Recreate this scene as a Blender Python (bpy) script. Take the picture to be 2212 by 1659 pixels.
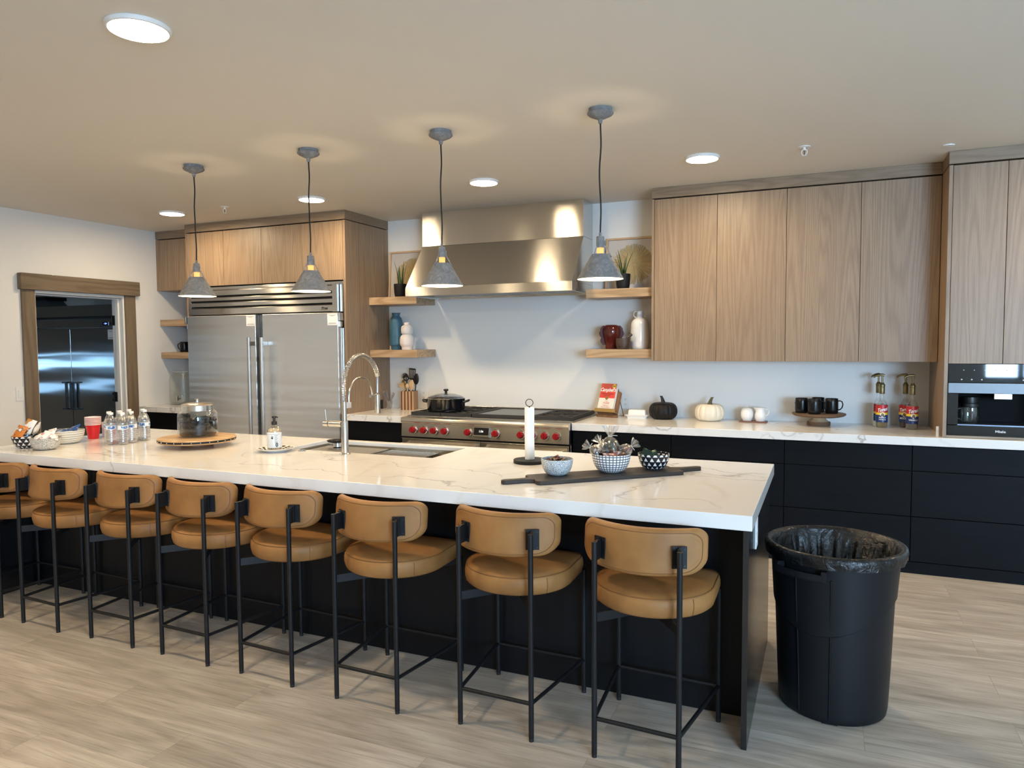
import bpy, bmesh, math, random
from math import sin, cos, pi, radians, sqrt, atan2
from mathutils import Vector, Matrix
for _o in list(bpy.data.objects): bpy.data.objects.remove(_o)
SC = bpy.context.scene
COL = SC.collection
R = random.Random(7)

# ---------------------------------------------------------------- camera
cam = bpy.data.cameras.new('camera'); camo = bpy.data.objects.new('camera', cam); COL.objects.link(camo)
cam.sensor_fit = 'HORIZONTAL'; cam.sensor_width = 36; cam.lens = 25.384; cam.clip_start = .05
_r = Vector((0.917749, 0.397114, -0.006105)); _u = Vector((-0.016469, 0.05341, 0.998437)); _b = Vector((0.39682, -0.916214, 0.055557))
camo.matrix_world = Matrix(((_r.x, _u.x, _b.x, 0.78153), (_r.y, _u.y, _b.y, -6.09215), (_r.z, _u.z, _b.z, 1.53779), (0, 0, 0, 1)))
SC.camera = camo
# ---------------------------------------------------------------- light and exposure
LAMP, BULB, DAY = 215.0, 1.5, 640.0
WARM, COOL = (1.0, .78, .50), (.46, .71, 1.0)
vs = SC.view_settings
vs.view_transform = 'Standard'; vs.look = 'None'; vs.gamma = 1; vs.use_curve_mapping = False
vs.exposure = 0.0
w = bpy.data.worlds.new('daylight_sky'); SC.world = w; w.use_nodes = True
w.node_tree.nodes['Background'].inputs[0].default_value = (.55, .75, 1, 1)
w.node_tree.nodes['Background'].inputs[1].default_value = 1.0
def area_light(name, loc, rot, sx, sy, power, col):
    l = bpy.data.lights.new(name, 'AREA'); l.shape = 'RECTANGLE'; l.size = sx; l.size_y = sy; l.energy = power; l.color = col
    o = bpy.data.objects.new(name, l); COL.objects.link(o); o.location = loc; o.rotation_euler = rot; return o
area_light('window_daylight', (4.4, -9.30, 1.63), (radians(90), 0, 0), 2.4, 1.42, DAY, COOL)
for z_, h_, p_ in ((1.44, .014, .35), (1.365, .014, .35), (1.335, .02, .6), (1.29, .045, 1.1), (1.02, .10, 1.0)):   # strip lamps added for the bands on the pantry refrigerator; no window modelled
    area_light('pantry_strip_lamp', (-8.285, -1.75, z_), (0, radians(-90), 0), h_, 1.5, p_, (.40, .70, 1))
SC.cycles.use_denoising = True
SC.cycles.max_bounces = 10; SC.cycles.diffuse_bounces = 5; SC.cycles.glossy_bounces = 5; SC.cycles.transparent_max_bounces = 24; SC.cycles.transmission_bounces = 8
SC.cycles.caustics_reflective = False; SC.cycles.caustics_refractive = False; SC.cycles.sample_clamp_indirect = 6

# ---------------------------------------------------------------- mesh builder
class MB:
    def __init__(s): s.v = []; s.f = []; s.uv = {}; s.mi = {}; s.cur = 0
    def face(s, idx, uv=None):
        if uv: s.uv[len(s.f)] = uv
        if s.cur: s.mi[len(s.f)] = s.cur
        s.f.append(tuple(idx))
    def box(s, x0, x1, y0, y1, z0, z1):
        b = len(s.v)
        s.v += [(x0,y0,z0),(x1,y0,z0),(x1,y1,z0),(x0,y1,z0),(x0,y0,z1),(x1,y0,z1),(x1,y1,z1),(x0,y1,z1)]
        for q in ((0,3,2,1),(4,5,6,7),(0,1,5,4),(1,2,6,5),(2,3,7,6),(3,0,4,7)): s.face([b+i for i in q])
        return s
    def prism(s, poly, ax, a, b):
        # poly: 2-D outline, extruded along axis ax from a to b (other two axes in xyz order)
        n = len(poly); o = len(s.v)
        for t in (a, b):
            for p in poly:
                q = [p[0], p[1]]; q.insert('xyz'.index(ax), t); s.v.append(tuple(q))
        s.face(range(o, o+n)); s.face(range(o+2*n-1, o+n-1, -1))
        for i in range(n):
            j = (i+1) % n; s.face((o+i, o+n+i, o+n+j, o+j))
        return s
    def loft(s, rings, closed=True, cap0=True, cap1=True):
        o = len(s.v); n = len(rings[0])
        for r in rings: s.v += [tuple(p) for p in r]
        for k in range(len(rings)-1):
            for i in range(n if closed else n-1):
                j = (i+1) % n
                s.face((o+k*n+i, o+k*n+j, o+(k+1)*n+j, o+(k+1)*n+i),
                       ((i/n, k/(len(rings)-1)), ((i+1)/n, k/(len(rings)-1)), ((i+1)/n, (k+1)/(len(rings)-1)), (i/n, (k+1)/(len(rings)-1))))
        if cap0: s.face([o+i for i in range(n-1, -1, -1)])
        if cap1: s.face([o+(len(rings)-1)*n+i for i in range(n)])
        return s
    def lathe(s, prof, c=(0,0,0), seg=32, fn=None):
        # prof: (r, z) from start to end; fn(angle, r, z) -> r
        L = [0]
        for a, b in zip(prof, prof[1:]): L.append(L[-1] + math.hypot(b[0]-a[0], b[1]-a[1]))
        T = L[-1] or 1; rings = []
        for (r, z) in prof:
            if r < 1e-6: rings.append([len(s.v)]); s.v.append((c[0], c[1], c[2]+z))
            else:
                rg = []
                for i in range(seg):
                    a = 2*pi*i/seg; rr = fn(a, r, z) if fn else r
                    rg.append(len(s.v)); s.v.append((c[0]+rr*cos(a), c[1]+rr*sin(a), c[2]+z))
                rings.append(rg)
        for k in range(len(prof)-1):
            A, B = rings[k], rings[k+1]; va, vb = L[k]/T, L[k+1]/T
            if len(A) == 1 and len(B) == 1: continue
            for i in range(seg):
                j = (i+1) % seg; u0, u1 = i/seg, (i+1)/seg
                if len(A) == 1: s.face((A[0], B[j], B[i]), ((u0,va),(u1,vb),(u0,vb)))
                elif len(B) == 1: s.face((A[i], A[j], B[0]), ((u0,va),(u1,va),(u0,vb)))
                else: s.face((A[i], A[j], B[j], B[i]), ((u0,va),(u1,va),(u1,vb),(u0,vb)))
        for k, fl in ((0, True), (len(prof)-1, False)):
            if len(rings[k]) > 1 and not getattr(s, 'open', False) and prof[0] != prof[-1]:
                s.face(rings[k][::-1] if fl else rings[k])
        return s
    def tube(s, pts, r, seg=8, closed=False, flat=1.0):
        pts = [Vector(p) for p in pts]; n = len(pts); rings = []
        def tan(i):
            if closed: return (pts[(i+1) % n]-pts[i-1]).normalized()
            return (pts[min(i+1, n-1)]-pts[max(i-1, 0)]).normalized()
        t = tan(0); up = Vector((0,0,1)) if abs(t.z) < .9 else Vector((1,0,0))
        nrm = (up - t*up.dot(t)).normalized()
        for i in range(n):
            t = tan(i); nrm = (nrm - t*nrm.dot(t)).normalized(); b = t.cross(nrm)
            rr = r[i] if isinstance(r, (list, tuple)) else r
            rings.append([pts[i] + nrm*(cos(2*pi*k/seg)*rr*flat) + b*(sin(2*pi*k/seg)*rr) for k in range(seg)])
        if closed: rings.append(rings[0]); s.loft(rings, True, False, False)
        else: s.loft(rings)
        return s
    def ball(s, c, rx, ry=None, rz=None, seg=16, rows=10):
        ry = ry or rx; rz = rz or rx; o = len(s.v)
        s.lathe([(sin(pi*k/rows) if 0 < k < rows else 0, -cos(pi*k/rows)) for k in range(rows+1)], seg=seg)
        for i in range(o, len(s.v)):
            x, y, z = s.v[i]; s.v[i] = (c[0]+x*rx, c[1]+y*ry, c[2]+z*rz)
        return s
    def cyl(s, a, b, r, seg=16):
        return s.tube([a, b], r, seg)
    def map(s, fn, i0=0):
        for i in range(i0, len(s.v)): s.v[i] = tuple(fn(Vector(s.v[i])))
        return s
    def xf(s, m, i0=0): return s.map(lambda p: m @ p, i0)

def mesh_obj(name, mb, mats, parent=None, off=None, bev=0, sharp=32, sub=0):
    me = bpy.data.meshes.new(name)
    vv = [Vector(p)-Vector(off) for p in mb.v] if off is not None else mb.v
    me.from_pydata([tuple(p) for p in vv], [], mb.f)
    if mb.uv:
        ul = me.uv_layers.new(name='uv')
        for fi, uvs in mb.uv.items():
            p = me.polygons[fi]
            for k, li in enumerate(p.loop_indices): ul.data[li].uv = uvs[k]
    if not isinstance(mats, (list, tuple)): mats = [mats]
    for m in mats: me.materials.append(m)
    for fi, k in mb.mi.items(): me.polygons[fi].material_index = k
    bm = bmesh.new(); bm.from_mesh(me); bmesh.ops.recalc_face_normals(bm, faces=bm.faces); bm.to_mesh(me); bm.free()
    me.shade_smooth(); me.set_sharp_from_angle(angle=radians(sharp))
    o = bpy.data.objects.new(name, me); COL.objects.link(o)
    if parent: o.parent = parent
    if bev:
        b = o.modifiers.new('edge', 'BEVEL'); b.width = bev; b.segments = 2; b.limit_method = 'ANGLE'; b.angle_limit = radians(40); b.harden_normals = True
    if sub:
        b = o.modifiers.new('smooth', 'SUBSURF'); b.levels = sub; b.render_levels = sub
    return o
def tag(o, label, cat, group=None, kind=None):
    o['label'] = label; o['category'] = cat
    if group: o['group'] = group
    if kind: o['kind'] = kind
    return o
def thing(name, label, cat, loc=(0,0,0), rz=0, group=None):
    o = bpy.data.objects.new(name, None); COL.objects.link(o); o.location = loc; o.rotation_euler = (0,0,rz); o.empty_display_size = .05
    return tag(o, label, cat, group)
def part(t, name, mb, mats, world=False, label=None, **k):
    # world=True: the shape was drawn in room coordinates, t is an unrotated thing
    o = mesh_obj(name, mb, mats, t, tuple(t.location) if world else None, **k)
    if label: o['label'] = label
    return o
def sub(p, t, name, mb, mats, world=False, **k):
    return mesh_obj(name, mb, mats, p, tuple(t.location) if world else None, **k)
def one(name, mb, mats, label, cat, loc=(0,0,0), rz=0, group=None, kind=None, world=False, rot=None, **k):
    o = mesh_obj(name, mb, mats, None, loc if world else None, **k)
    o.location = loc; o.rotation_euler = rot or (0,0,rz)
    return tag(o, label, cat, group, kind)
def struct(name, mb, mats, **k):
    o = mesh_obj(name, mb, mats, None, None, **k); o['kind'] = 'structure'; return o
def dup(t, loc, rz, label, group=None):
    r = t.copy(); COL.objects.link(r); r.location = loc; r.rotation_euler = (0,0,rz); r['label'] = label
    if group: r['group'] = group
    for ch in list(t.children):
        c = ch.copy(); COL.objects.link(c); c.parent = r
        for g in list(ch.children):
            d = g.copy(); COL.objects.link(d); d.parent = c
    return r
def text(mb, s, size, fn, shear=0, bold=0, align='CENTER', depth=0):
    # writes flat lettering into mb; fn maps text-plane (x, y) to a point
    cu = bpy.data.curves.new('t', 'FONT'); cu.body = s; cu.size = size; cu.shear = shear; cu.offset = bold; cu.align_x = align; cu.resolution_u = 3
    o = bpy.data.objects.new('t', cu); COL.objects.link(o)
    dg = bpy.context.evaluated_depsgraph_get(); me = bpy.data.meshes.new_from_object(o.evaluated_get(dg)); b = len(mb.v)
    for v in me.vertices: mb.v.append(tuple(fn(v.co.x, v.co.y)))
    for p in me.polygons: mb.face([b+i for i in p.vertices])
    bpy.data.objects.remove(o); bpy.data.curves.remove(cu); bpy.data.meshes.remove(me)
    return mb
def arc(c, r, a0, a1, n, plane='xz', sy=1.0):
    out = []
    for i in range(n+1):
        a = a0+(a1-a0)*i/n; p, q = r*cos(a), r*sy*sin(a)
        out.append({'xz': (c[0]+p, c[1], c[2]+q), 'xy': (c[0]+p, c[1]+q, c[2]), 'yz': (c[0], c[1]+p, c[2]+q)}[plane])
    return out
def rrect(w, h, r, n=5):
    out = []
    for cx, cy, a0 in ((w/2-r, h/2-r, 0), (-w/2+r, h/2-r, pi/2), (-w/2+r, -h/2+r, pi), (w/2-r, -h/2+r, 1.5*pi)):
        for i in range(n+1):
            a = a0+pi/2*i/n; out.append((cx+r*cos(a), cy+r*sin(a)))
    return out

# ---------------------------------------------------------------- materials
class NT:
    def __init__(s, name):
        s.m = bpy.data.materials.new(name); s.m.use_nodes = True; s.t = s.m.node_tree
        s.p = s.t.nodes['Principled BSDF']; s.out = s.t.nodes['Material Output']
    def n(s, ty, **k):
        x = s.t.nodes.new('ShaderNode'+ty)
        for a, b in k.items():
            if a.startswith('i_'): x.inputs[a[2:].replace('_', ' ')].default_value = b
            else: setattr(x, a, b)
        return x
    def l(s, a, b): s.t.links.new(a, b)
    def math(s, op, a, b=None, c=None):
        x = s.n('Math', operation=op)
        for i, q in enumerate((a, b, c)):
            if q is None: continue
            if isinstance(q, (int, float)): x.inputs[i].default_value = q
            else: s.l(q, x.inputs[i])
        return x.outputs[0]
    def mix(s, fac, a, b, blend='MIX'):
        x = s.n('Mix', data_type='RGBA', blend_type=blend)
        for i, q in ((0, fac), (6, a), (7, b)):
            if isinstance(q, (int, float)): x.inputs[i].default_value = q
            elif isinstance(q, tuple): x.inputs[i].default_value = (*q, 1)
            else: s.l(q, x.inputs[i])
        return x.outputs[2]
    def ramp(s, fac, stops):
        x = s.n('ValToRGB'); e = x.color_ramp.elements
        while len(e) < len(stops): e.new(.5)
        for q, (pos, c) in zip(e, stops): q.position = pos; q.color = (*c, 1) if isinstance(c, tuple) else (c, c, c, 1)
        s.l(fac, x.inputs[0]); return x.outputs[0]
    def coord(s, scale=(1,1,1), which='Object', rnd=0):
        tc = s.n('TexCoord'); mp = s.n('Mapping'); mp.inputs['Scale'].default_value = scale
        s.l(tc.outputs[which], mp.inputs[0]); out = mp.outputs[0]
        if rnd:
            oi = s.n('ObjectInfo'); va = s.n('VectorMath', operation='MULTIPLY_ADD')
            cb = s.n('CombineXYZ')
            for i in range(3): s.l(oi.outputs['Random'], cb.inputs[i])
            s.l(cb.outputs[0], va.inputs[0]); va.inputs[1].default_value = (rnd, rnd*.7, rnd*1.3); s.l(out, va.inputs[2]); out = va.outputs[0]
        return out
    def noise(s, vec, scale, detail=2, rough=.5, dist=0):
        x = s.n('TexNoise'); x.inputs['Scale'].default_value = scale; x.inputs['Detail'].default_value = detail
        x.inputs['Roughness'].default_value = rough; x.inputs['Distortion'].default_value = dist; s.l(vec, x.inputs['Vector']); return x.outputs[0]
    def bump(s, h, strength, dist=.001):
        b = s.n('Bump'); b.inputs['Strength'].default_value = strength; b.inputs['Distance'].default_value = dist; s.l(h, b.inputs['Height']); s.l(b.outputs[0], s.p.inputs['Normal'])
    def set(s, **k):
        for a, b in k.items():
            i = s.p.inputs[a.replace('_', ' ')]
            if isinstance(b, tuple): i.default_value = (*b, 1) if len(b) == 3 else b
            elif isinstance(b, (int, float)): i.default_value = b
            else: s.l(b, i)
        return s
def M(name, c, rough=.5, metal=0, var=.06, bump=0, scale=40, **k):
    # plain finish with a little procedural variation in tone
    t = NT(name); v = t.coord(); nz = t.noise(v, scale, 3)
    d = tuple(max(0, x*(1-var)) for x in c); e = tuple(min(1, x*(1+var)) for x in c)
    t.set(Base_Color=t.mix(nz, d, e), Roughness=rough, Metallic=metal, **k)
    if bump: t.bump(nz, bump)
    return t.m
def oak(name, ax, dark, mid, light, rough=.42, freq=26, coat=0, fine=.35, across=4.5, bump=.08, spec=.45, ring=1.0, along=.5):
    t = NT(name); sc = [across]*3; sc['xyz'.index(ax)] = along
    v = t.coord(tuple(sc), rnd=17); nz = t.noise(v, 1, 2, .45, .2)
    rings = t.math('MULTIPLY_ADD', t.math('SINE', t.math('MULTIPLY', nz, freq*pi)), .5, .5)
    rings = t.math('POWER', rings, 1.8)
    s2 = [170]*3; s2['xyz'.index(ax)] = 5
    fn = t.noise(t.coord(tuple(s2), rnd=9), 1, 2, .6)
    s3 = [9]*3; s3['xyz'.index(ax)] = .6
    bn = t.noise(t.coord(tuple(s3), rnd=5), 1, 2)
    c = t.mix(t.math('MULTIPLY', rings, ring), light, mid); c = t.mix(t.math('MULTIPLY', t.ramp(fn, [(.45, 0.0), (.75, 1.0)]), fine), c, dark); c = t.mix(t.math('MULTIPLY', t.ramp(bn, [(.35, 0.0), (.7, 1.0)]), .3), c, mid)
    t.set(Base_Color=c, Roughness=rough, Specular_IOR_Level=spec); t.bump(fn, bump, .0006)
    if coat: t.set(Coat_Weight=coat, Coat_Roughness=.2)
    return t.m
def steel(name, c=(.74,.73,.70), rough=.3, an=.75, rot=.25, wave=0, wscale=(.6, 1, 5)):
    t = NT(name); tg = t.n('CombineXYZ'); tg.inputs[0].default_value = .96; tg.inputs[1].default_value = .28
    t.set(Base_Color=c, Metallic=1.0, Roughness=rough, Anisotropic=an, Anisotropic_Rotation=rot, Tangent=tg.outputs[0])
    if wave:
        t.bump(t.noise(t.coord(wscale), 1.6, 1), wave, .02)
    return t.m
def clear(name, tint=(.97,.98,.98), gloss=.12, rough=.03, gcol=(1,1,1)):
    # thin clear wall: see-through with a grazing-angle shine
    t = NT(name); tr = t.n('BsdfTransparent'); tr.inputs[0].default_value = (*tint, 1); gl = t.n('BsdfGlossy'); gl.inputs['Roughness'].default_value = rough; gl.inputs[0].default_value = (*gcol, 1)
    lw = t.n('LayerWeight'); lw.inputs[0].default_value = .35
    mx = t.n('MixShader'); t.l(t.math('MULTIPLY_ADD', lw.outputs['Facing'], .5, gloss*.3), mx.inputs[0]); t.l(tr.outputs[0], mx.inputs[1]); t.l(gl.outputs[0], mx.inputs[2]); t.l(mx.outputs[0], t.out.inputs[0]); return t.m
def emit(name, c, s):
    t = NT(name); t.set(Base_Color=(.8,.8,.8), Emission_Color=c, Emission_Strength=s); return t.m

def m_floor():
    t = NT('plank_floor'); v = t.coord()
    br = t.n('TexBrick', offset=.37, squash=1.0); br.inputs['Color1'].default_value = (0,0,0,1); br.inputs['Color2'].default_value = (1,1,1,1); br.inputs['Mortar'].default_value = (.5,.5,.5,1)
    br.inputs['Scale'].default_value = 1; br.inputs['Mortar Size'].default_value = .0012; br.inputs['Mortar Smooth'].default_value = .2; br.inputs['Brick Width'].default_value = 1.5; br.inputs['Row Height'].default_value = .225; br.inputs['Bias'].default_value = 0
    t.l(v, br.inputs['Vector'])
    off = t.n('VectorMath', operation='MULTIPLY_ADD'); t.l(br.outputs['Color'], off.inputs[0]); off.inputs[1].default_value = (7, 31, 3); t.l(v, off.inputs[2])
    def mp(sc):
        m = t.n('Mapping'); m.inputs['Scale'].default_value = sc; t.l(off.outputs[0], m.inputs[0]); return m.outputs[0]
    g = t.noise(mp((1.1, 9, 1)), 1, 4, .6, .8); fine = t.noise(mp((5, 110, 1)), 1, 3, .6)
    rings = t.math('MULTIPLY_ADD', t.math('SINE', t.math('MULTIPLY', t.noise(mp((.8, 5, 1)), 1, 1.5), 46)), .5, .5)
    c = t.ramp(g, [(.28, (.37,.318,.262)), (.5, (.525,.465,.395)), (.74, (.655,.595,.52))])
    c = t.mix(t.math('MULTIPLY', t.ramp(fine, [(.48, 0.0), (.74, 1.0)]), .5), c, (.21,.17,.133))
    c = t.mix(t.math('MULTIPLY', rings, .26), c, (.23,.187,.148))
    c = t.mix(t.math('MULTIPLY', br.outputs['Fac'], .45), c, (.14,.115,.09))
    tone = t.ramp(br.outputs['Color'], [(0, .92), (1, 1.06)]); c = t.mix(1.0, c, tone, 'MULTIPLY')
    t.set(Base_Color=c, Roughness=t.math('MULTIPLY_ADD', fine, .2, .36), Specular_IOR_Level=.4); t.bump(fine, .06, .0005); return t.m
def m_quartz():
    t = NT('white_quartz'); v = t.coord()
    wv = t.n('VectorMath', operation='MULTIPLY_ADD'); nc = t.n('TexNoise'); nc.inputs['Scale'].default_value = 2.3; nc.inputs['Detail'].default_value = 5; t.l(v, nc.inputs['Vector'])
    t.l(nc.outputs['Color'], wv.inputs[0]); wv.inputs[1].default_value = (.5,.5,.5); t.l(v, wv.inputs[2])
    def vein(sc, s, wd):
        m = t.n('Mapping'); m.inputs['Scale'].default_value = sc; m.inputs['Rotation'].default_value = (.3, .2, .6); t.l(wv.outputs[0], m.inputs[0])
        n = t.noise(m.outputs[0], s, 2, .4); d = t.math('ABSOLUTE', t.math('SUBTRACT', n, .5)); return t.ramp(d, [(0, 1.0), (wd, 0.0)])
    fade = t.ramp(t.noise(v, 1.7, 2), [(.36, 0.0), (.58, 1.0)])
    a = t.math('MULTIPLY', vein((.8, 2.2, 1.4), .9, .0055), fade); b = t.math('MULTIPLY', vein((1.5, .7, 1.2), 1.0, .02), .3); b = t.math('MULTIPLY', b, fade)
    c = t.mix(t.math('MULTIPLY', a, .7), (.80,.785,.765), (.27,.23,.20)); c = t.mix(b, c, (.6,.54,.47)); c = t.mix(t.math('MULTIPLY', t.noise(v, 3, 3), .10), c, (.64,.6,.56))
    t.set(Base_Color=c, Roughness=.13, Specular_IOR_Level=.5); return t.m
def m_paint(name, c, b=.12):
    t = NT(name); v = t.coord(); nz = t.noise(v, 160, 3, .6); t.set(Base_Color=t.mix(t.noise(v, 1.2, 2), tuple(x*.975 for x in c), c), Roughness=.62, Specular_IOR_Level=.3); t.bump(nz, b, .0008); return t.m
def m_concrete():
    t = NT('grey_concrete'); v = t.coord(rnd=4); n1 = t.noise(v, 26, 6, .7, 1.5); n2 = t.noise(v, 7, 3)
    c = t.ramp(n1, [(.3, (.13,.131,.134)), (.52, (.205,.206,.209)), (.72, (.33,.331,.335))]); c = t.mix(t.math('MULTIPLY', n2, .4), c, (.185,.184,.184))
    t.set(Base_Color=c, Roughness=.8); t.bump(n1, .25, .001); return t.m
def m_leather():
    t = NT('tan_leather'); v = t.coord(rnd=3); n1 = t.noise(v, 5, 3, .6); n2 = t.noise(v, 320, 2)
    c = t.ramp(n1, [(.3, (.255,.116,.036)), (.55, (.33,.155,.049)), (.75, (.405,.20,.07))])
    t.set(Base_Color=c, Roughness=t.math('MULTIPLY_ADD', n1, .2, .42), Specular_IOR_Level=.3); t.bump(n2, .12, .0004); return t.m
def uvnode(t):
    x = t.n('UVMap'); sp = t.n('SeparateXYZ'); t.l(x.outputs[0], sp.inputs[0]); return sp.outputs[0], sp.outputs[1]
def m_triangles(nu=15, nv=11):
    t = NT('triangle_glaze'); u, v = uvnode(t); V = t.math('MULTIPLY', v, nv); row = t.math('FLOOR', V); fv = t.math('FRACT', V)
    fu = t.math('FRACT', t.math('ADD', t.math('MULTIPLY', u, nu), t.math('MULTIPLY', row, .5)))
    d = t.math('ABSOLUTE', t.math('SUBTRACT', fu, .5)); lim = t.math('MULTIPLY', t.math('SUBTRACT', .92, fv), .44)
    m = t.math('MULTIPLY', t.math('LESS_THAN', d, lim), t.math('GREATER_THAN', fv, .14))
    t.set(Base_Color=t.mix(m, (.012,.013,.018), (.82,.81,.78)), Roughness=.2); return t.m
def m_grid(nu=34, nv=24):
    t = NT('grid_glaze'); u, v = uvnode(t)
    def ln(x, k, wd):
        a = t.math('ABSOLUTE', t.math('SUBTRACT', t.math('FRACT', t.math('MULTIPLY', x, k)), .5)); return t.math('LESS_THAN', a, wd)
    m = t.math('MAXIMUM', ln(u, nu, .13), t.math('MULTIPLY', ln(v, nv, .17), t.math('GREATER_THAN', v, .2)))
    t.set(Base_Color=t.mix(m, (.82,.83,.83), (.07,.10,.14)), Roughness=.2); return t.m
def m_speckle(c1, c2, sc=210):
    t = NT('speckled_glaze'); v = t.coord(); x = t.n('TexVoronoi'); x.inputs['Scale'].default_value = sc; t.l(v, x.inputs['Vector'])
    t.set(Base_Color=t.ramp(x.outputs['Distance'], [(.36, c2), (.5, c1)]), Roughness=.25); return t.m
def m_stripes(nv=22):
    t = NT('striped_glaze'); u, v = uvnode(t); a = t.math('ABSOLUTE', t.math('SUBTRACT', t.math('FRACT', t.math('MULTIPLY', v, nv)), .5))
    t.set(Base_Color=t.mix(t.math('LESS_THAN', a, .07), (.80,.76,.66), (.06,.06,.07)), Roughness=.25); return t.m
def m_checks(nu=28, nv=16):
    t = NT('check_glaze'); u, v = uvnode(t); row = t.math('FLOOR', t.math('MULTIPLY', v, nv)); cl = t.math('FLOOR', t.math('ADD', t.math('MULTIPLY', u, nu), t.math('MULTIPLY', row, .5)))
    par = t.math('MODULO', t.math('ADD', cl, row), 2); f = t.math('MULTIPLY', par, t.math('GREATER_THAN', v, .56))
    t.set(Base_Color=t.mix(f, (.82,.81,.78), (.012,.012,.014)), Roughness=.2); return t.m
def m_stripewood():
    t = NT('striped_wood'); v = t.coord(); sp = t.n('SeparateXYZ'); t.l(v, sp.inputs[0]); s = t.math('ADD', sp.outputs[0], sp.outputs[1])
    f = t.math('LESS_THAN', t.math('FRACT', t.math('MULTIPLY', s, 31)), .46); n = t.noise(t.coord((60, 60, 6)), 1, 3)
    t.set(Base_Color=t.mix(f, t.mix(n, (.36,.22,.11), (.50,.33,.18)), t.mix(n, (.085,.025,.015), (.15,.055,.03))), Roughness=.45); return t.m
def m_bag():
    t = NT('black_bag_film'); v = t.coord(); t.set(Base_Color=(.004,.004,.0045), Roughness=.28, Specular_IOR_Level=.5); t.bump(t.noise(v, 26, 4, .6, 1.2), .7, .01); return t.m

WALL = m_paint('wall_paint', (.80,.79,.765)); CEIL = m_paint('ceiling_paint', (.765,.73,.665), .2); FLOOR = m_floor(); QZ = m_quartz()
OAKZ = oak('oak_veneer', 'z', (.135,.085,.052), (.225,.148,.092), (.325,.228,.147), freq=52, across=4.4, along=.20, fine=.42, ring=.62)
OAKC = oak('oak_crown', 'x', (.12,.08,.05), (.20,.135,.085), (.28,.20,.13), freq=30, across=6, fine=.42, ring=.6)
OAKX = oak('oak_shelf', 'x', (.24,.145,.075), (.36,.235,.13), (.50,.35,.215))
TRIMX = oak('brown_timber', 'x', (.075,.052,.033), (.14,.10,.064), (.20,.148,.098), .7, 18)
TRIMY = oak('brown_timber_beam', 'y', (.075,.052,.033), (.14,.10,.064), (.20,.148,.098), .7, 18)
TRIMZ = oak('brown_timber_post', 'z', (.075,.052,.033), (.14,.10,.064), (.20,.148,.098), .7, 18)
BLK = oak('black_oak', 'z', (.003,.0033,.004), (.0055,.006,.0075), (.007,.0078,.0095), .42, 20, fine=.5, bump=.2, spec=.2)
BLKX = oak('black_oak_drawer', 'x', (.0026,.003,.0038), (.0042,.0048,.0064), (.0052,.006,.0078), .5, 20, fine=.4, bump=.15, spec=.09)
STH = steel('brushed_steel', (.66,.64,.60), rough=.25, an=1.0, rot=.25)
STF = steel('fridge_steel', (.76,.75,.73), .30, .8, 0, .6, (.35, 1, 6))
SINKS = M('sink_steel', (.42,.39,.33), .38, 1, .04); MNT = M('satin_steel', (.5,.49,.47), .42, 1, .03); STR = steel('range_steel', (.70,.67,.60), .22, .8, .25)
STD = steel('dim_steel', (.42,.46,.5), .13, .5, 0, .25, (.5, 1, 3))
CHR = M('chrome', (.82,.82,.82), .08, 1, .02); NKL = M('brushed_nickel', (.66,.64,.60), .22, 1, .03)
BMET = M('black_metal', (.008,.0083,.0095), .5, Specular_IOR_Level=.3); BPL = M('black_plastic', (.012,.012,.013), .4); IRON = M('cast_iron', (.018,.018,.019), .6, 0, .1, .15)
BLKE = oak('black_oak_satin', 'z', (.003,.0033,.004), (.0055,.006,.0075), (.007,.0078,.0095), .24, 20, fine=.5, bump=.1, spec=.75); MACH = M('machine_black', (.003,.003,.0035), .6, Specular_IOR_Level=.1); VOID = M('dark_gap', (.004,.004,.004), .9); LEA = m_leather(); PIPE = M('leather_piping', (.20,.085,.025), .55); CON = m_concrete(); CORD = M('black_cord', (.006,.006,.006), .7)
WPL = M('white_plastic', (.80,.80,.79), .35, 0, .02); SHIN = M('shade_lining', (.80,.76,.62), .6); LED = emit('lamp_diffuser', WARM, LAMP); FIL = NT('bulb_glow').set(Base_Color=(.2,.07,.02), Emission_Color=(1, .45, .13), Emission_Strength=BULB).m
GLS = clear('clear_glass'); GLS2 = clear('green_glass', (.88,.92,.90), .2, .06); CELO = clear('cellophane', (.86,.86,.86), .45, .22); PET = clear('clear_bottle_plastic', (.97,.98,.99), .5, .12)
WATER = NT('drinking_water').set(Base_Color=(.99,.995,1), Roughness=.12, IOR=1.2, Transmission_Weight=1.0).m
CER = M('white_ceramic', (.80,.79,.77), .15, 0, .02); CERM = M('matte_white_ceramic', (.76,.71,.67), .6, 0, .03); BLUE = M('blue_glaze', (.045,.13,.19), .42, 0, .1); REDG = M('oxblood_glaze', (.085,.012,.009), .1)
MUG = M('black_glaze', (.006,.006,.0065), .25, Specular_IOR_Level=.3); RED = M('red_plastic', (.62,.012,.018), .3); KNB = M('red_knob', (.30,.008,.014), .42, Specular_IOR_Level=.25); WHT = M('white_print', (.85,.85,.84), .5, 0, .02); INK = M('black_print', (.01,.01,.011), .5)
PAPER = M('white_paper', (.84,.84,.83), .85, 0, .03, .2, 90); GOLD = M('brass', (.24,.19,.09), .38, .8); BRZ = M('aged_brass', (.30,.20,.075), .45, .6)
WDM = oak('walnut', 'z', (.07,.03,.014), (.17,.08,.038), (.25,.125,.06), .5, 14); WDL = oak('light_wood', 'x', (.30,.17,.075), (.46,.28,.13), (.58,.38,.2), .45, 18); WDS = oak('spoon_wood', 'z', (.36,.22,.11), (.5,.33,.18), (.6,.42,.25), .6, 8); BARK = M('bark', (.13,.075,.04), .85, 0, .3, .6, 60)
DKB = oak('dark_board', 'x', (.018,.012,.009), (.034,.026,.021), (.05,.04,.033), .5, 22, spec=.3)
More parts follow.
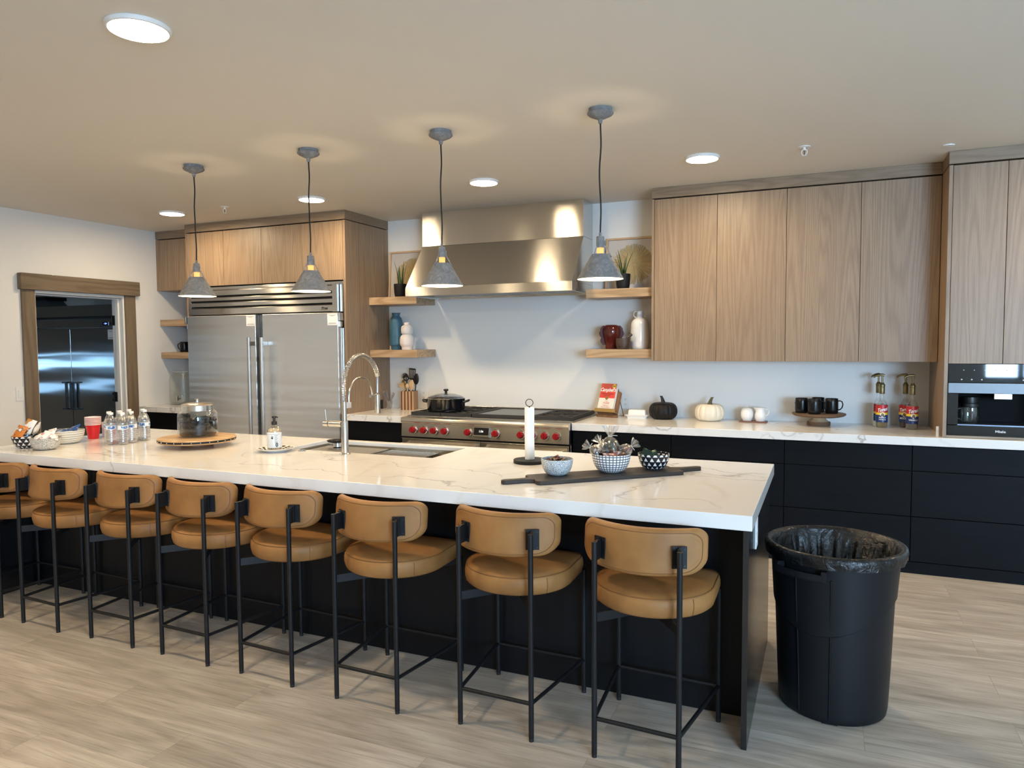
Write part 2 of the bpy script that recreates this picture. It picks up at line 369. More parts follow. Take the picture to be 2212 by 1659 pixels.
ALOE = M('aloe_green', (.06,.105,.04), .4, 0, .25, 0, 14); STRAW = M('straw', (.46,.36,.18), .8, 0, .2); SILV = M('silver_front', (.17,.18,.195), .45, .75)
TRB = M('trash_plastic', (.0075,.0085,.0105), .45, 0, .1, .05, 90, Specular_IOR_Level=.25); BAG = m_bag(); GLB = NT('black_glass').set(Base_Color=(.004,.004,.005), Roughness=.03, Specular_IOR_Level=.6).m
# ================================================================ the room
ZC = 2.743; XL = -5.75; ZT = .914; ZB = .857
struct('floor', MB().box(-8.4, 6.1, -9.3, .15, -.12, 0), FLOOR)
struct('ceiling', MB().box(-8.4, 6.1, -9.3, .15, ZC, ZC+.15), CEIL)
struct('wall_back', MB().box(-8.4, 6.1, 0, .15, 0, ZC), WALL)
struct('wall_right', MB().box(6.0, 6.12, -9.3, 0, 0, ZC), WALL)
struct('wall_left', MB().box(-5.88, XL, -9.3, -1.80, 0, ZC).box(-5.88, XL, -.92, 0, 0, ZC).box(-5.88, XL, -1.80, -.92, 2.02, ZC), WALL)
struct('wall_front', MB().box(-8.4, 3.2, -9.3, -9.18, 0, ZC).box(5.6, 6.1, -9.3, -9.18, 0, ZC).box(3.2, 5.6, -9.3, -9.18, 0, .92).box(3.2, 5.6, -9.3, -9.18, 2.34, ZC), WALL)
struct('window_1', MB().box(3.64, 3.72, -9.26, -9.18, .92, 2.34).box(4.6, 4.68, -9.26, -9.18, .92, 2.34).box(3.2, 5.6, -9.26, -9.16, .92, .95), M('window_frame_black', (.012,.012,.013), .4))
struct('wall_pantry_side', MB().box(-8.4, -8.3, -3.2, 0, 0, ZC), WALL)
struct('wall_pantry_front', MB().box(-8.4, -5.88, -3.3, -3.2, 0, ZC), WALL)
struct('trim_1', MB().prism([(-1.955, 2.052), (-1.955, 2.182), (-1.95, 2.19), (-1.67, 2.19), (-1.665, 2.182), (-1.655, 2.181), (-1.645, 2.189), (-.758, 2.192), (-.752, 2.186), (-.752, 2.056), (-.757, 2.05), (-1.95, 2.045)], 'x', XL, XL+.055), TRIMY, bev=.003)
struct('trim_2', MB().box(XL, XL+.024, -1.932, -1.815, 0, 2.045), TRIMZ, bev=.003)
struct('trim_3', MB().box(XL, XL+.024, -.903, -.785, 0, 2.049), TRIMZ, bev=.003)
j = MB().box(-5.90, XL+.004, -.922, -.903, 0, 2.04).box(-5.90, XL+.004, -1.815, -1.80, 0, 2.04).box(-5.90, XL+.004, -1.80, -.922, 2.02, 2.042)
j.box(-5.84, -5.80, -.936, -.922, 0, 2.02).box(-5.84, -5.80, -1.80, -1.787, 0, 2.02).box(-5.84, -5.80, -1.787, -.936, 2.007, 2.02)
dj = struct('door_1', j, m_paint('door_jamb_paint', (.80,.80,.78), .03))
for z in (1.80, 1.02, .25):
    h = mesh_obj('hinge', MB().box(-5.90, -5.865, -.9275, -.921, z-.05, z+.05).tube([(-5.903, -.93, z-.052), (-5.903, -.93, z+.052)], .007, 8).box(-5.925, -5.90, -.935, -.929, z-.045, z-.02).box(-5.925, -5.90, -.935, -.929, z+.02, z+.045), BMET, dj)
    h['label'] = 'black hinge'

# ---------------------------------------------------------------- lamps of the room
def round_light(loc, label, r=.1):
    t = thing('ceiling_light', label, 'ceiling light', (loc[0], loc[1], ZC), 0, 'round flush ceiling lights')
    part(t, 'rim', MB().lathe([(r+.010, 0), (r+.012, -.004), (r+.007, -.015), (r, -.017), (r-.001, -.013), (r-.001, 0)], seg=48), WPL)
    part(t, 'diffuser', MB().lathe([(0, -.0145), (r-.002, -.0145), (r-.002, -.010), (0, -.010)], seg=48), LED)
    return t
round_light((-1.62, -4.08), 'large round ceiling light in the upper left corner, far in front of the pendants', .105)
round_light((.028, -1.216), 'round ceiling light before the right-hand oak wall cabinets')
round_light((-1.56, -1.19), 'round ceiling light over the floor before the range hood')
round_light((-3.116, -1.222), 'round ceiling light before the right half of the refrigerator cabinets')
round_light((-4.66, -1.245), 'round ceiling light nearest the left wall and doorway')
for x in (-3.2,): round_light((x, -4.08), 'round ceiling light above the open floor before the stools')
for x in (-1.6, -3.2): round_light((x, -7.0), 'round ceiling light at the far end behind the open floor')
round_light((2.6, -1.216), 'round ceiling light past the right end of the tall cabinet')

def pendant(x, label):
    t = thing('pendant_lamp', label, 'pendant lamp', (x, -2.431, ZC), 0, 'concrete pendants over the island')
    z = lambda q: q-ZC
    part(t, 'canopy', MB().lathe([(.060, 0), (.060, -.016), (.067, -.020), (.068, -.026), (.060, -.034), (.03, -.048), (.012, -.055), (.010, -.072), (.007, -.076), (0, -.076)], seg=40), CON)
    pts = [(.006*sin(k*.7)*sin(pi*k/14), .004*sin(k*1.1)*sin(pi*k/14), -.07 + k/14*(z(2.105)+.07)) for k in range(15)]
    part(t, 'cord', MB().tube(pts, .0042, 8), CORD)
    part(t, 'socket_cap', MB().lathe([(0, z(2.112)), (.007, z(2.112)), (.007, z(2.094)), (.019, z(2.092)), (.021, z(2.088)), (.021, z(2.035)), (.018, z(2.033)), (.0, z(2.033))], seg=24), CON)
    b = part(t, 'bulb', MB().lathe([(0, z(1.930)), (.014, z(1.934)), (.019, z(1.95)), (.017, z(1.975)), (.0175, z(2.033)), (0, z(2.033))], seg=20), FIL)
    part(t, 'shade', MB().lathe([(.0445, z(2.0)), (.1225, z(1.871)), (.1195, z(1.871)), (.0415, z(1.998)), (.0445, z(2.0))], seg=56), CON)
    part(t, 'shade_lining', MB().lathe([(.0408, z(1.9975)), (.1188, z(1.8715)), (.1175, z(1.8718)), (.0398, z(1.9968)), (.0408, z(1.9975))], seg=56), SHIN)
    for k in range(3):
        a = radians(250+120*k); f = MB().tube([(.0225*cos(a), .0225*sin(a), z(2.068)), (.024*cos(a), .024*sin(a), z(2.045)), (.048*cos(a), .048*sin(a), z(2.003)), (.056*cos(a), .056*sin(a), z(1.985))], .0045, 6, flat=.6)
        f.ball((.0235*cos(a), .0235*sin(a), z(2.065)), .005, seg=8, rows=6).ball((.0555*cos(a), .0555*sin(a), z(1.987)), .0045, seg=8, rows=6); part(t, 'strap', f, CON)
    l = bpy.data.lights.new('pendant_bulb', 'POINT'); l.energy = 12.5; l.color = (1, .76, .46); l.shadow_soft_size = .02
    o = bpy.data.objects.new('pendant_bulb', l); COL.objects.link(o); o.location = (x, -2.431, 1.91)
for x, s in ((-3.118, 'grey concrete cone pendant hanging before the left end of the steel refrigerator'), (-2.165, 'grey concrete cone pendant hanging before the right end of the steel refrigerator'),
             (-1.235, 'grey concrete cone pendant hanging before the left end of the range hood'), (-.299, 'grey concrete cone pendant hanging before the right hood shelf and its plant')): pendant(x, s)
def sprinkler(x, y, label):
    t = thing('fire_sprinkler', label, 'sprinkler', (x, y, ZC), 0, 'ceiling sprinklers')
    part(t, 'escutcheon', MB().lathe([(.036, 0), (.034, -.004), (.012, -.006), (0, -.006)], seg=24), WPL)
    f = MB().cyl((0, 0, -.005), (0, 0, -.022), .008, 10)
    for s in (-1, 1): f.tube([(s*.008, 0, -.016), (s*.016, 0, -.026), (s*.015, 0, -.042), (s*.003, 0, -.052)], .0028, 6)
    part(t, 'frame', f, WPL); part(t, 'deflector', MB().lathe([(0, -.052), (.014, -.053), (.014, -.056), (0, -.056)], seg=16), WPL)
    part(t, 'glass_bulb', MB().cyl((0, 0, -.022), (0, 0, -.05), .0026, 8), M('bulb_brown', (.10,.03,.02), .2))
sprinkler(.645, -1.206, 'white fire sprinkler in the ceiling before the right wall cabinets')
sprinkler(-4.03, -1.25, 'white fire sprinkler in the ceiling before the refrigerator cabinets')
one('sprinkler_cover', MB().lathe([(.035, 0), (.034, -.006), (0, -.008)], (0,0,0), 24), WPL, 'small white disc on the ceiling by the tall cabinet corner', 'ceiling cap', (1.46, -.87, ZC))

# ================================================================ cabinets
G = .003
def door(t, x0, x1, y, z0, z1, mat=None, th=.02):
    return part(t, 'door', MB().box(x0+G/2, x1-G/2, y, y+th, z0, z1), mat or OAKZ, True, bev=.0015)
# refrigerator surround
t = thing('refrigerator_cabinet', 'oak cabinet box with four upper doors around the steel refrigerator', 'cabinet', (-4.14, -.35, 0))
part(t, 'side_panel', MB().box(-3.199, -3.174, -.70, -.002, 0, 2.655), OAKZ, True, bev=.001)
part(t, 'side_panel', MB().box(-5.106, -5.088, -.70, -.002, 0, 2.655), OAKZ, True, bev=.001)
part(t, 'carcass', MB().box(-5.087, -3.20, -.677, -.002, 2.122, 2.655), VOID, True)
xs = [-5.087, -4.61, -4.135, -3.658, -3.2]
for a, b in zip(xs, xs[1:]): door(t, a, b, -.70, 2.124, 2.652)
part(t, 'crown', MB().box(-5.108, -3.172, -.702, -.002, 2.662, ZC-.001), OAKC, True, bev=.001)
t = thing('wall_cabinet', 'small oak wall cabinet in the left corner beside the refrigerator', 'cabinet', (-5.43, -.25, 2.12))
part(t, 'carcass', MB().box(XL+.001, -5.109, -.478, -.002, 2.12, 2.655), OAKZ, True)
part(t, 'filler', MB().box(XL+.001, -5.692, -.50, -.479, 2.12, 2.652), OAKZ, True, bev=.001)
door(t, -5.692, -5.109, -.50, 2.12, 2.652)
part(t, 'crown', MB().box(XL+.001, -5.11, -.502, -.002, 2.662, ZC-.001), OAKC, True, bev=.001)
# right wall cabinets
for xs, s in (((-.455, .02, .512), 'double door oak wall cabinet beside the right hood shelves'), ((.512, 1.001, 1.489), 'double door oak wall cabinet beside the tall cabinet')):
    t = thing('wall_cabinet', s, 'cabinet', ((xs[0]+xs[2])/2, -.2, 1.396), 0, 'oak wall cabinets over the right counter')
    part(t, 'carcass', MB().box(xs[0]+.001, xs[2]-.001, -.393, -.002, 1.398, 2.655), OAKZ, True)
    if xs[0] < 0: part(t, 'side_panel', MB().box(-.477, -.457, -.415, -.002, 1.396, 2.655), OAKZ, True, bev=.001)
    for a, b in zip(xs, xs[1:]): door(t, a, b, -.415, 1.396, 2.652)
one('crown_board', MB().box(-.478, 1.488, -.417, -.002, 2.662, ZC-.001), OAKC, 'long oak crown board under the ceiling over the four wall cabinet doors', 'crown', (.5, -.2, 2.66), world=True, bev=.001)
# tall cabinet
t = thing('tall_cabinet', 'tall oak cabinet at the right edge holding the built-in coffee machine', 'cabinet', (1.8, -.35, ZT))
part(t, 'side_panel', MB().box(1.491, 1.513, -.702, -.002, ZT+.001, 2.655), OAKZ, True, bev=.001)
part(t, 'side_panel', MB().box(2.105, 2.127, -.702, -.002, ZT+.001, 2.655), OAKZ, True, bev=.001)
part(t, 'carcass', MB().box(1.514, 2.104, -.68, -.002, 1.393, 2.655), VOID, True)
part(t, 'niche', MB().box(1.514, 2.104, -.08, -.003, .918, 1.392), VOID, True)
part(t, 'bottom_rail', MB().box(1.514, 2.104, -.69, -.09, ZT+.001, .929), OAKX, True, bev=.001)
for a, b in ((1.514, 1.809), (1.809, 2.104)): door(t, a, b, -.702, 1.393, 2.652)
part(t, 'crown', MB().box(1.489, 2.129, -.704, -.002, 2.662, ZC-.001), OAKC, True, bev=.001)
# black base cabinets
def base_unit(x0, x1, label, rows, group=None, y=-.72):
    t = thing('base_cabinet', label, 'cabinet', ((x0+x1)/2, y/2, 0), 0, group)
    part(t, 'carcass', MB().box(x0+.0015, x1-.0015, y+.023, -.003, .002, ZB-.001), VOID, True)
    part(t, 'toe_kick', MB().box(x0, x1, y+.004, y+.022, .001, .078), BLKX, True)
    for a, b in rows: part(t, 'drawer', MB().box(x0+.002, x1-.002, y, y+.021, a, b), BLKX, True, bev=.0015)
R3 = ((.083, .380), (.384, .684), (.688, .850))
base_unit(-1.028, -.258, 'black base cabinet beside the right end of the range', R3, 'black drawer units under the right counter')
base_unit(-.258, .533, 'black drawer unit behind the right end of the island', R3, 'black drawer units under the right counter')
base_unit(.533, 1.321, 'wide black drawer unit behind the trash can', R3, 'black drawer units under the right counter')
base_unit(1.321, 2.127, 'black drawer unit under the coffee machine', R3, 'black drawer units under the right counter')
base_unit(2.127, 2.75, 'black drawer unit past the coffee machine', R3, 'black drawer units under the right counter')
base_unit(-3.172, -2.56, 'black base cabinet between the refrigerator panel and the range', R3)
base_unit(XL+.002, -5.109, 'black base cabinet in the left corner under the drink dispenser', ((.083, .850),))
# worktops
def slab(name, x0, x1, y0, y1, label):
    return one(name, MB().box(x0, x1, y0, y1, ZB, ZT), QZ, label, 'countertop', ((x0+x1)/2, (y0+y1)/2, ZB), world=True, bev=.003)
slab('countertop', -1.029, 2.75, -.744, -.002, 'long white quartz countertop right of the range')
slab('countertop', -3.172, -2.558, -.744, -.002, 'short white quartz countertop between range and refrigerator panel')
slab('countertop', XL+.002, -5.109, -.764, -.002, 'white quartz countertop in the left corner under the mug shelves')
# floating shelves
def shelf(x0, x1, y0, z0, z1, label): one('floating_shelf', MB().box(x0, x1, y0, -.001, z0, z1), OAKX, label, 'shelf', ((x0+x1)/2, y0/2, z0), group='oak floating shelves', world=True, bev=.0015)
shelf(-3.172, -2.655, -.345, 1.911, 1.981, 'upper oak shelf left of the hood with an aloe and a picture')
shelf(-3.172, -2.655, -.345, 1.418, 1.488, 'lower oak shelf left of the hood with blue and white vases')
shelf(-1.037, -.479, -.345, 1.911, 1.981, 'upper oak shelf right of the hood with an aloe and a picture')
shelf(-1.037, -.479, -.345, 1.418, 1.488, 'lower oak shelf right of the hood with a dark red vase')
shelf(XL+.002, -5.109, -.475, 1.747, 1.816, 'empty upper oak shelf in the left corner beside the refrigerator')
shelf(XL+.002, -5.109, -.475, 1.404, 1.470, 'lower oak shelf in the left corner with black mugs')

# ================================================================ refrigerator
t = thing('refrigerator', 'large stainless steel double door refrigerator in the oak surround', 'refrigerator', (-4.14, -.4, 0))
part(t, 'body', MB().box(-5.07, -3.203, -.66, -.01, .0, 2.105), M('fridge_case', (.10,.105,.11), .5, .6), True)
fr = MB().box(-5.07, -3.203, -.70, -.665, 2.085, 2.112).box(-3.30, -3.245, -.735, -.665, 1.838, 2.085).box(-3.24, -3.208, -.70, -.665, 1.838, 2.085).box(-5.07, -5.035, -.715, -.665, 1.838, 2.085)
part(t, 'grille_frame', fr, STH, True, bev=.002)
part(t, 'grille_recess', MB().box(-5.033, -3.302, -.668, -.664, 1.84, 2.084), VOID, True)
for a, b in ((2.026, 2.083), (1.976, 2.016), (1.920, 1.966), (1.841, 1.910)):
    part(t, 'grille_slat', MB().prism([(-.672, b-.004), (-.70, b), (-.722, b-.012), (-.722, a+.004), (-.716, a), (-.672, a+.008)], 'x', -5.033, -3.302), STH, True)
lg = MB(); text(lg, 'True', .030, lambda x, y: (-3.40+x*1.2, -.7235, 1.862+y), .35, .001)
part(t, 'lettering', lg.box(-3.45, -3.36, -.7236, -.7234, 1.856, 1.8575), INK, True, label='black script lettering')
for (a, b, hx) in ((-5.045, -4.172, -4.192), (-4.092, -3.222, -4.040)):
    d = part(t, 'door', MB().box(a, b, -.762, -.70, .11, 1.829), STF, True, bev=.006)
    sub(d, t, 'handle', MB().cyl((hx, -.835, .55), (hx, -.835, 1.612), .0165, 18), MNT, True)
    for z in (1.555, .62): sub(d, t, 'handle_mount', MB().box(hx-.012, hx+.012, -.83, -.763, z-.02, z+.02), MNT, True, bev=.002)
part(t, 'centre_post', MB().box(-4.168, -4.096, -.68, -.665, .11, 1.83), VOID, True)
part(t, 'door_gasket', MB().box(-4.169, -4.155, -.70, -.682, .11, 1.828).box(-4.109, -4.095, -.70, -.682, .11, 1.828), M('grey_gasket', (.3,.33,.36), .4), True)
for x in (-3.212, -5.066):
    part(t, 'hinge', MB().box(x-.009, x+.009, -.765, -.70, 1.755, 1.826).box(x-.009, x+.004, -.745, -.70, 1.70, 1.75), NKL, True, bev=.003)
part(t, 'side_trim', MB().box(-3.221, -3.204, -.70, -.665, .11, 1.69), STH, True)
part(t, 'toe_grille', MB().box(-5.06, -3.21, -.69, -.665, .005, .10), BMET, True)
def note(x0, x1, y, z0, z1, label):
    t = thing('paper_note', label, 'note', ((x0+x1)/2, y, (z0+z1)/2), 0, 'white notes taped on the refrigerators')
    part(t, 'sheet', MB().box(x0, x1, y-.0012, y-.0002, z0, z1), PAPER, True)
    ln = MB(); w = x1-x0
    for zz, a, b in ((z1-.014, .12, .88), (z1-.022, .3, .7), (z0+.012, .08, .92), (z0+.019, .14, .86)): ln.box(x0+w*a, x0+w*b, y-.0016, y-.0012, zz-.0015, zz+.0015)
    part(t, 'print', ln, M('grey_print', (.22,.22,.22), .6), True)
note(-4.282, -4.178, -.762, 1.722, 1.826, 'white paper note at the inner top corner of the left refrigerator door')
note(-3.335, -3.228, -.762, 1.716, 1.820, 'white paper note at the outer top corner of the right refrigerator door')

# pantry refrigerator beyond the doorway
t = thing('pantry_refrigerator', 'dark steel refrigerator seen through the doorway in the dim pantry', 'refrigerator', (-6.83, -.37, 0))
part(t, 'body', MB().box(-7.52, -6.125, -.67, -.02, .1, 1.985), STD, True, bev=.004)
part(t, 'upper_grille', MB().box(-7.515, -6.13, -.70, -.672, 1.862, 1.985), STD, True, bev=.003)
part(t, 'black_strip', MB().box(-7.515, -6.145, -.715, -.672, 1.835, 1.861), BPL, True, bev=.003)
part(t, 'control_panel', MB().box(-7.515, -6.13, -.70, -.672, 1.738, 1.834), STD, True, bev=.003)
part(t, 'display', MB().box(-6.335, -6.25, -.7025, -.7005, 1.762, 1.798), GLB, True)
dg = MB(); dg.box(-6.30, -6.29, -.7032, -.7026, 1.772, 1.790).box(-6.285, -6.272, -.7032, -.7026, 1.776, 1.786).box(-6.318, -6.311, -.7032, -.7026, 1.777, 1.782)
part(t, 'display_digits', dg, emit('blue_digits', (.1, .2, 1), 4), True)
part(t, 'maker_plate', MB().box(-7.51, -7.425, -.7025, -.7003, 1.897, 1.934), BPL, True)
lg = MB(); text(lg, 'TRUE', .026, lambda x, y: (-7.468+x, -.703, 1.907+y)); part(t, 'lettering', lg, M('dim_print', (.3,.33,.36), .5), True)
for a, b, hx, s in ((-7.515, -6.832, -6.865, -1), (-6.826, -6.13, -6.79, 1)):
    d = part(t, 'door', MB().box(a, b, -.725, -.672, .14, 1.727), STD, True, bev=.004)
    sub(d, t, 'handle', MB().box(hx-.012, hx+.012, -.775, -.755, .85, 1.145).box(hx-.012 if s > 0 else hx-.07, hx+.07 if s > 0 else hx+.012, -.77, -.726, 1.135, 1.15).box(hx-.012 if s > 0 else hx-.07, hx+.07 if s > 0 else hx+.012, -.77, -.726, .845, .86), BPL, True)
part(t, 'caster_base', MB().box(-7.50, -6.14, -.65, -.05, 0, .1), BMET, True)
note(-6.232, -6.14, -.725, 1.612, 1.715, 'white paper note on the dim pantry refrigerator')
t = thing('vent_cowl', 'dark flared box standing on top of the pantry refrigerator', 'vent', (-7.6, -.4, 1.9862))
part(t, 'cowl', MB().loft([[(-.2,-.12,0), (.16,-.12,0), (.16,.12,0), (-.2,.12,0)], [(-.2,-.1,.09), (.07,-.1,.09), (.07,.1,.09), (-.2,.1,.09)]]), M('dark_zinc', (.10,.11,.12), .5, .3))
part(t, 'plate', MB().box(-.22, .09, -.13, .13, .09, .13), BMET)
part(t, 'cable_loop', MB().tube(arc((.0, 0, .19), .04, 0, 2*pi, 20)[:-1], .006, 6, True), M('grey_cable', (.35,.37,.38), .5))

# ================================================================ range hood
t = thing('range_hood', 'wide stainless steel range hood rising to the ceiling', 'range hood', (-1.86, -.28, 1.963))
part(t, 'chimney', MB().box(-2.635, -1.084, -.26, -.001, 2.434, ZC-.001), STH, True, bev=.001)
part(t, 'canopy', MB().prism([(-.001, 2.432), (-.26, 2.432), (-.562, 2.040), (-.001, 2.040)], 'x', -2.635, -1.084), STH, True, bev=.001)
part(t, 'lip', MB().box(-2.637, -1.082, -.566, -.55, 1.963, 2.0385).box(-2.637, -2.621, -.55, -.001, 1.963, 2.0385).box(-1.098, -1.082, -.55, -.001, 1.963, 2.0385).box(-2.621, -1.098, -.017, -.001, 1.963, 2.0385), STH, True, bev=.001)
for k in range(4):
    a = -2.615+k*.378; f = MB().box(a, a+.37, -.535, -.03, 1.982, 1.988)
    for i in range(12): f.box(a+.015+i*.029, a+.028+i*.029, -.52, -.045, 1.976, 1.983)
    part(t, 'filter', f, NKL, True)

# ================================================================ range
t = thing('range_cooker', 'wide stainless steel range with red knobs, griddle and black grates', 'range', (-1.793, -.38, 0))
X0, X1 = -2.553, -1.033
part(t, 'body', MB().box(X0, X1, -.74, -.012, .10, .868), STR, True)
part(t, 'top_rail', MB().prism([(-.70, .915), (-.785, .915), (-.797, .911), (-.802, .902), (-.802, .876), (-.797, .869), (-.70, .869)], 'x', X0, X1), STR, True)
part(t, 'control_panel', MB().prism([(-.70, .8685), (-.788, .8685), (-.796, .752), (-.70, .752)], 'x', X0, X1), STR, True, bev=.001)
part(t, 'drip_gap', MB().box(X0+.002, X1-.002, -.765, -.735, .738, .7515), VOID, True)
for a, b in ((X0+.003, -1.805), (-1.80, X1-.003)):
    d = part(t, 'oven_door', MB().box(a, b, -.79, -.742, .20, .736), STR, True, bev=.003)
    sub(d, t, 'handle', MB().cyl((a+.03, -.85, .69), (b-.03, -.85, .69), .015, 14), STH, True)
    sub(d, t, 'window', MB().box(a+.12, b-.12, -.7915, -.7902, .30, .56), GLB, True)
    sub(d, t, 'handle_mount', MB().box(a+.04, a+.065, -.845, -.791, .682, .698).box(b-.065, b-.04, -.845, -.791, .682, .698), NKL, True)
part(t, 'kick_panel', MB().box(X0+.01, X1-.01, -.74, -.70, .002, .099), BMET, True)
part(t, 'cooktop', MB().box(X0, X1, -.70, -.012, .8695, .922), M('cooktop_steel', (.28,.28,.28), .35, 1), True, bev=.002)
part(t, 'back_riser', MB().box(X0, X1, -.045, -.012, .9225, .957), STR, True, bev=.002)
def grate(x0, x1, y0, y1, z=.952):
    g = MB(); w = .013
    for x in (x0, x1-w): g.box(x, x+w, y0, y1, z-.026, z)
    for y in (y0, (y0+y1)/2-w/2, y1-w): g.box(x0+w, x1-w, y, y+w, z-.026, z)
    for cy in (y0+(y1-y0)*.25, y0+(y1-y0)*.75):
        cx = (x0+x1)/2
        for k in range(6):
            a = pi/6+k*pi/3; L = min((x1-x0)/2-.004, .15); r0 = .042
            ex, ey = cx+cos(a)*L/max(abs(cos(a)), .75), cy+sin(a)*min((y1-y0)*.24, L/max(abs(sin(a)), .75))
            g.tube([(cx+cos(a)*r0, cy+sin(a)*r0, z-.008), (ex, ey, z-.008)], .0075, 4)
        g.tube(arc((cx, cy, z-.009), .045, 0, 2*pi, 20, 'xy')[:-1], .006, 4, True)
    return g
for a, b in ((-2.52, -2.233), (-2.227, -1.94), (-1.375, -1.06)):
    part(t, 'grate', grate(a, b, -.685, -.065), IRON, True)
    for k in (.25, .75):
        part(t, 'burner', MB().lathe([(.055, 0), (.055, .008), (.04, .012), (.04, .018), (0, .019)], ((a+b)/2, -.685+.62*k, .9225), 20), IRON, True)
g = MB().box(-1.93, -1.385, -.685, -.665, .923, .953).box(-1.93, -1.385, -.075, -.06, .923, .953).box(-1.93, -1.915, -.665, -.075, .923, .953).box(-1.40, -1.385, -.665, -.075, .923, .953)
part(t, 'griddle_frame', g, IRON, True, bev=.002)
part(t, 'griddle_plate', MB().box(-1.914, -1.401, -.664, -.076, .923, .946), M('griddle_steel', (.20,.205,.205), .38, .9), True)
for x in (-2.433, -2.330, -2.232, -2.130, -1.910, -1.660, -1.437, -1.335, -1.234, -1.136):
    k = MB(); yy = -.792
    kb = MB().lathe([(.0255, 0), (.0265, .004), (.0255, .022), (.022, .030), (0, .031)], seg=24); kb.box(-.0045, .0045, -.0235, .0235, .026, .037)
    rot = Matrix.Translation((x, yy-.012, .811)) @ Matrix.Rotation(radians(86), 4, 'X')
    kp = part(t, 'knob', kb.xf(rot), KNB, True, label='red knob')
    bz = MB().lathe([(.034, 0), (.034, .006), (.030, .012), (0, .012)], seg=28).xf(Matrix.Translation((x, yy-.0005, .811)) @ Matrix.Rotation(radians(86), 4, 'X'))
    sub(kp, t, 'bezel', bz, CHR, True)
dp = MB().prism([(-.793, .862), (-.803, .862), (-.803, .855), (-.822, .795), (-.822, .778), (-.793, .773)], 'x', -1.852, -1.712)
d = part(t, 'display', dp, STR, True)
sub(d, t, 'display_glass', MB().loft([[(-1.848, -.8045, .855), (-1.716, -.8045, .855), (-1.716, -.8232, .796), (-1.848, -.8232, .796)], [(-1.848, -.806, .855), (-1.716, -.806, .855), (-1.716, -.8247, .796), (-1.848, -.8247, .796)]]), GLB, True)
lg = MB(); text(lg, '1:56', .024, lambda x, y: (-1.782+x, -.8068-.317*(.037-y), .818+y))
sub(d, t, 'display_digits', lg, emit('clock_digits', (.7,.85,1), 1.2), True)

# ================================================================ island
IX0, IX1, IY0, IY1 = -3.965, .553, -3.399, -2.184
t = thing('kitchen_island', 'long black kitchen island under the white quartz top', 'kitchen island', (-1.7, -2.65, 0))
part(t, 'carcass', MB().box(-3.88, -2.25, -3.05, -2.25, 0, ZB-.001).box(-1.15, .512, -3.05, -2.25, 0, ZB-.001).box(-2.25, -1.15, -3.05, -2.25, 0, .55).box(-2.25, -1.15, -3.05, -2.72, .55, ZB-.001), VOID, True)
for a, b in ((-3.878, -2.79), (-2.787, -1.70), (-1.697, -.60), (-.597, .513)): part(t, 'back_panel', MB().box(a, b, -3.07, -3.051, .001, ZB-.001), BLK, True, bev=.001)
part(t, 'end_panel', MB().box(.514, .535, -3.322, -2.222, .001, ZB-.001), BLKE, True, bev=.001)
part(t, 'end_panel', MB().box(-3.93, -3.882, -3.322, -2.222, .001, ZB-.001), BLKE, True, bev=.001)
for k in range(5): part(t, 'front_door', MB().box(-3.876+k*.878, -3.004+k*.878, -2.249, -2.23, .09, ZB-.004), BLK, True, bev=.001)
# top with a sink cut-out
SX0, SX1, SY0, SY1 = -2.205, -1.19, -2.652, -2.248
mb = MB(); gx = [IX0, SX0, SX1, IX1]; gy = [IY0, SY0, SY1, IY1]
for z in (ZT, ZB):
    for jy in range(4):
        for ix in range(4): mb.v.append((gx[ix], gy[jy], z))
I = lambda ix, jy, k: k*16+jy*4+ix
for jy in range(3):
    for ix in range(3):
        if ix == 1 and jy == 1: continue
        mb.face((I(ix,jy,0), I(ix+1,jy,0), I(ix+1,jy+1,0), I(ix,jy+1,0))); mb.face((I(ix,jy,1), I(ix,jy+1,1), I(ix+1,jy+1,1), I(ix+1,jy,1)))
for i in range(3):
    for jy in (0, 3): mb.face((I(i,jy,0), I(i,jy,1), I(i+1,jy,1), I(i+1,jy,0)))
    for ix in (0, 3): mb.face((I(ix,i,0), I(ix,i+1,0), I(ix,i+1,1), I(ix,i,1)))
for jy in (1, 2): mb.face((I(1,jy,0), I(2,jy,0), I(2,jy,1), I(1,jy,1)))
for ix in (1, 2): mb.face((I(ix,1,0), I(ix,1,1), I(ix,2,1), I(ix,2,0)))
one('island_countertop', mb, QZ, 'long thick white quartz countertop of the island with grey veins', 'countertop', (-1.7, -2.8, ZB), world=True, bev=.003)
t = thing('undermount_sink', 'long stainless steel sink let into the island top', 'sink', (-1.7, -2.45, .62))
zr = .893; e = .0015
b = MB().box(SX0+e, SX1-e, SY0+e, SY1-e, .62, .632).box(SX0+e, SX0+.004, SY0+e, SY1-e, .632, zr).box(SX1-.004, SX1-e, SY0+e, SY1-e, .632, zr)
b.box(SX0+.004, SX1-.004, SY0+e, SY0+.004, .632, zr).box(SX0+.004, SX1-.004, SY1-.004, SY1-e, .632, zr)
part(t, 'basin', b, SINKS, True)
part(t, 'ledge', MB().box(SX0+.0045, SX1-.0045, SY0+.0045, SY0+.018, .864, .869).box(SX0+.0045, SX1-.0045, SY1-.018, SY1-.0045, .864, .869), SINKS, True)
part(t, 'drain', MB().lathe([(.055, 0), (.05, .003), (.02, -.001), (0, -.001)], (-1.40, -2.45, .6325), 24), CHR, True)
one('sink_board', MB().box(-2.19, -1.725, SY0+.007, SY1-.007, .8695, .882), M('grey_board', (.17,.165,.16), .5), 'dark grey cutting board resting across the sink', 'cutting board', (-1.95, -2.45, .8695), world=True, bev=.004)
rk = MB()
for k in range(15): rk.cyl((-1.70+k*.0235, SY0+.008, .8745), (-1.70+k*.0235, SY1-.008, .8745), .0045, 8)
for y in (SY0+.016, SY1-.016): rk.box(-1.705, -1.365, y-.006, y+.006, .8693, .8705)
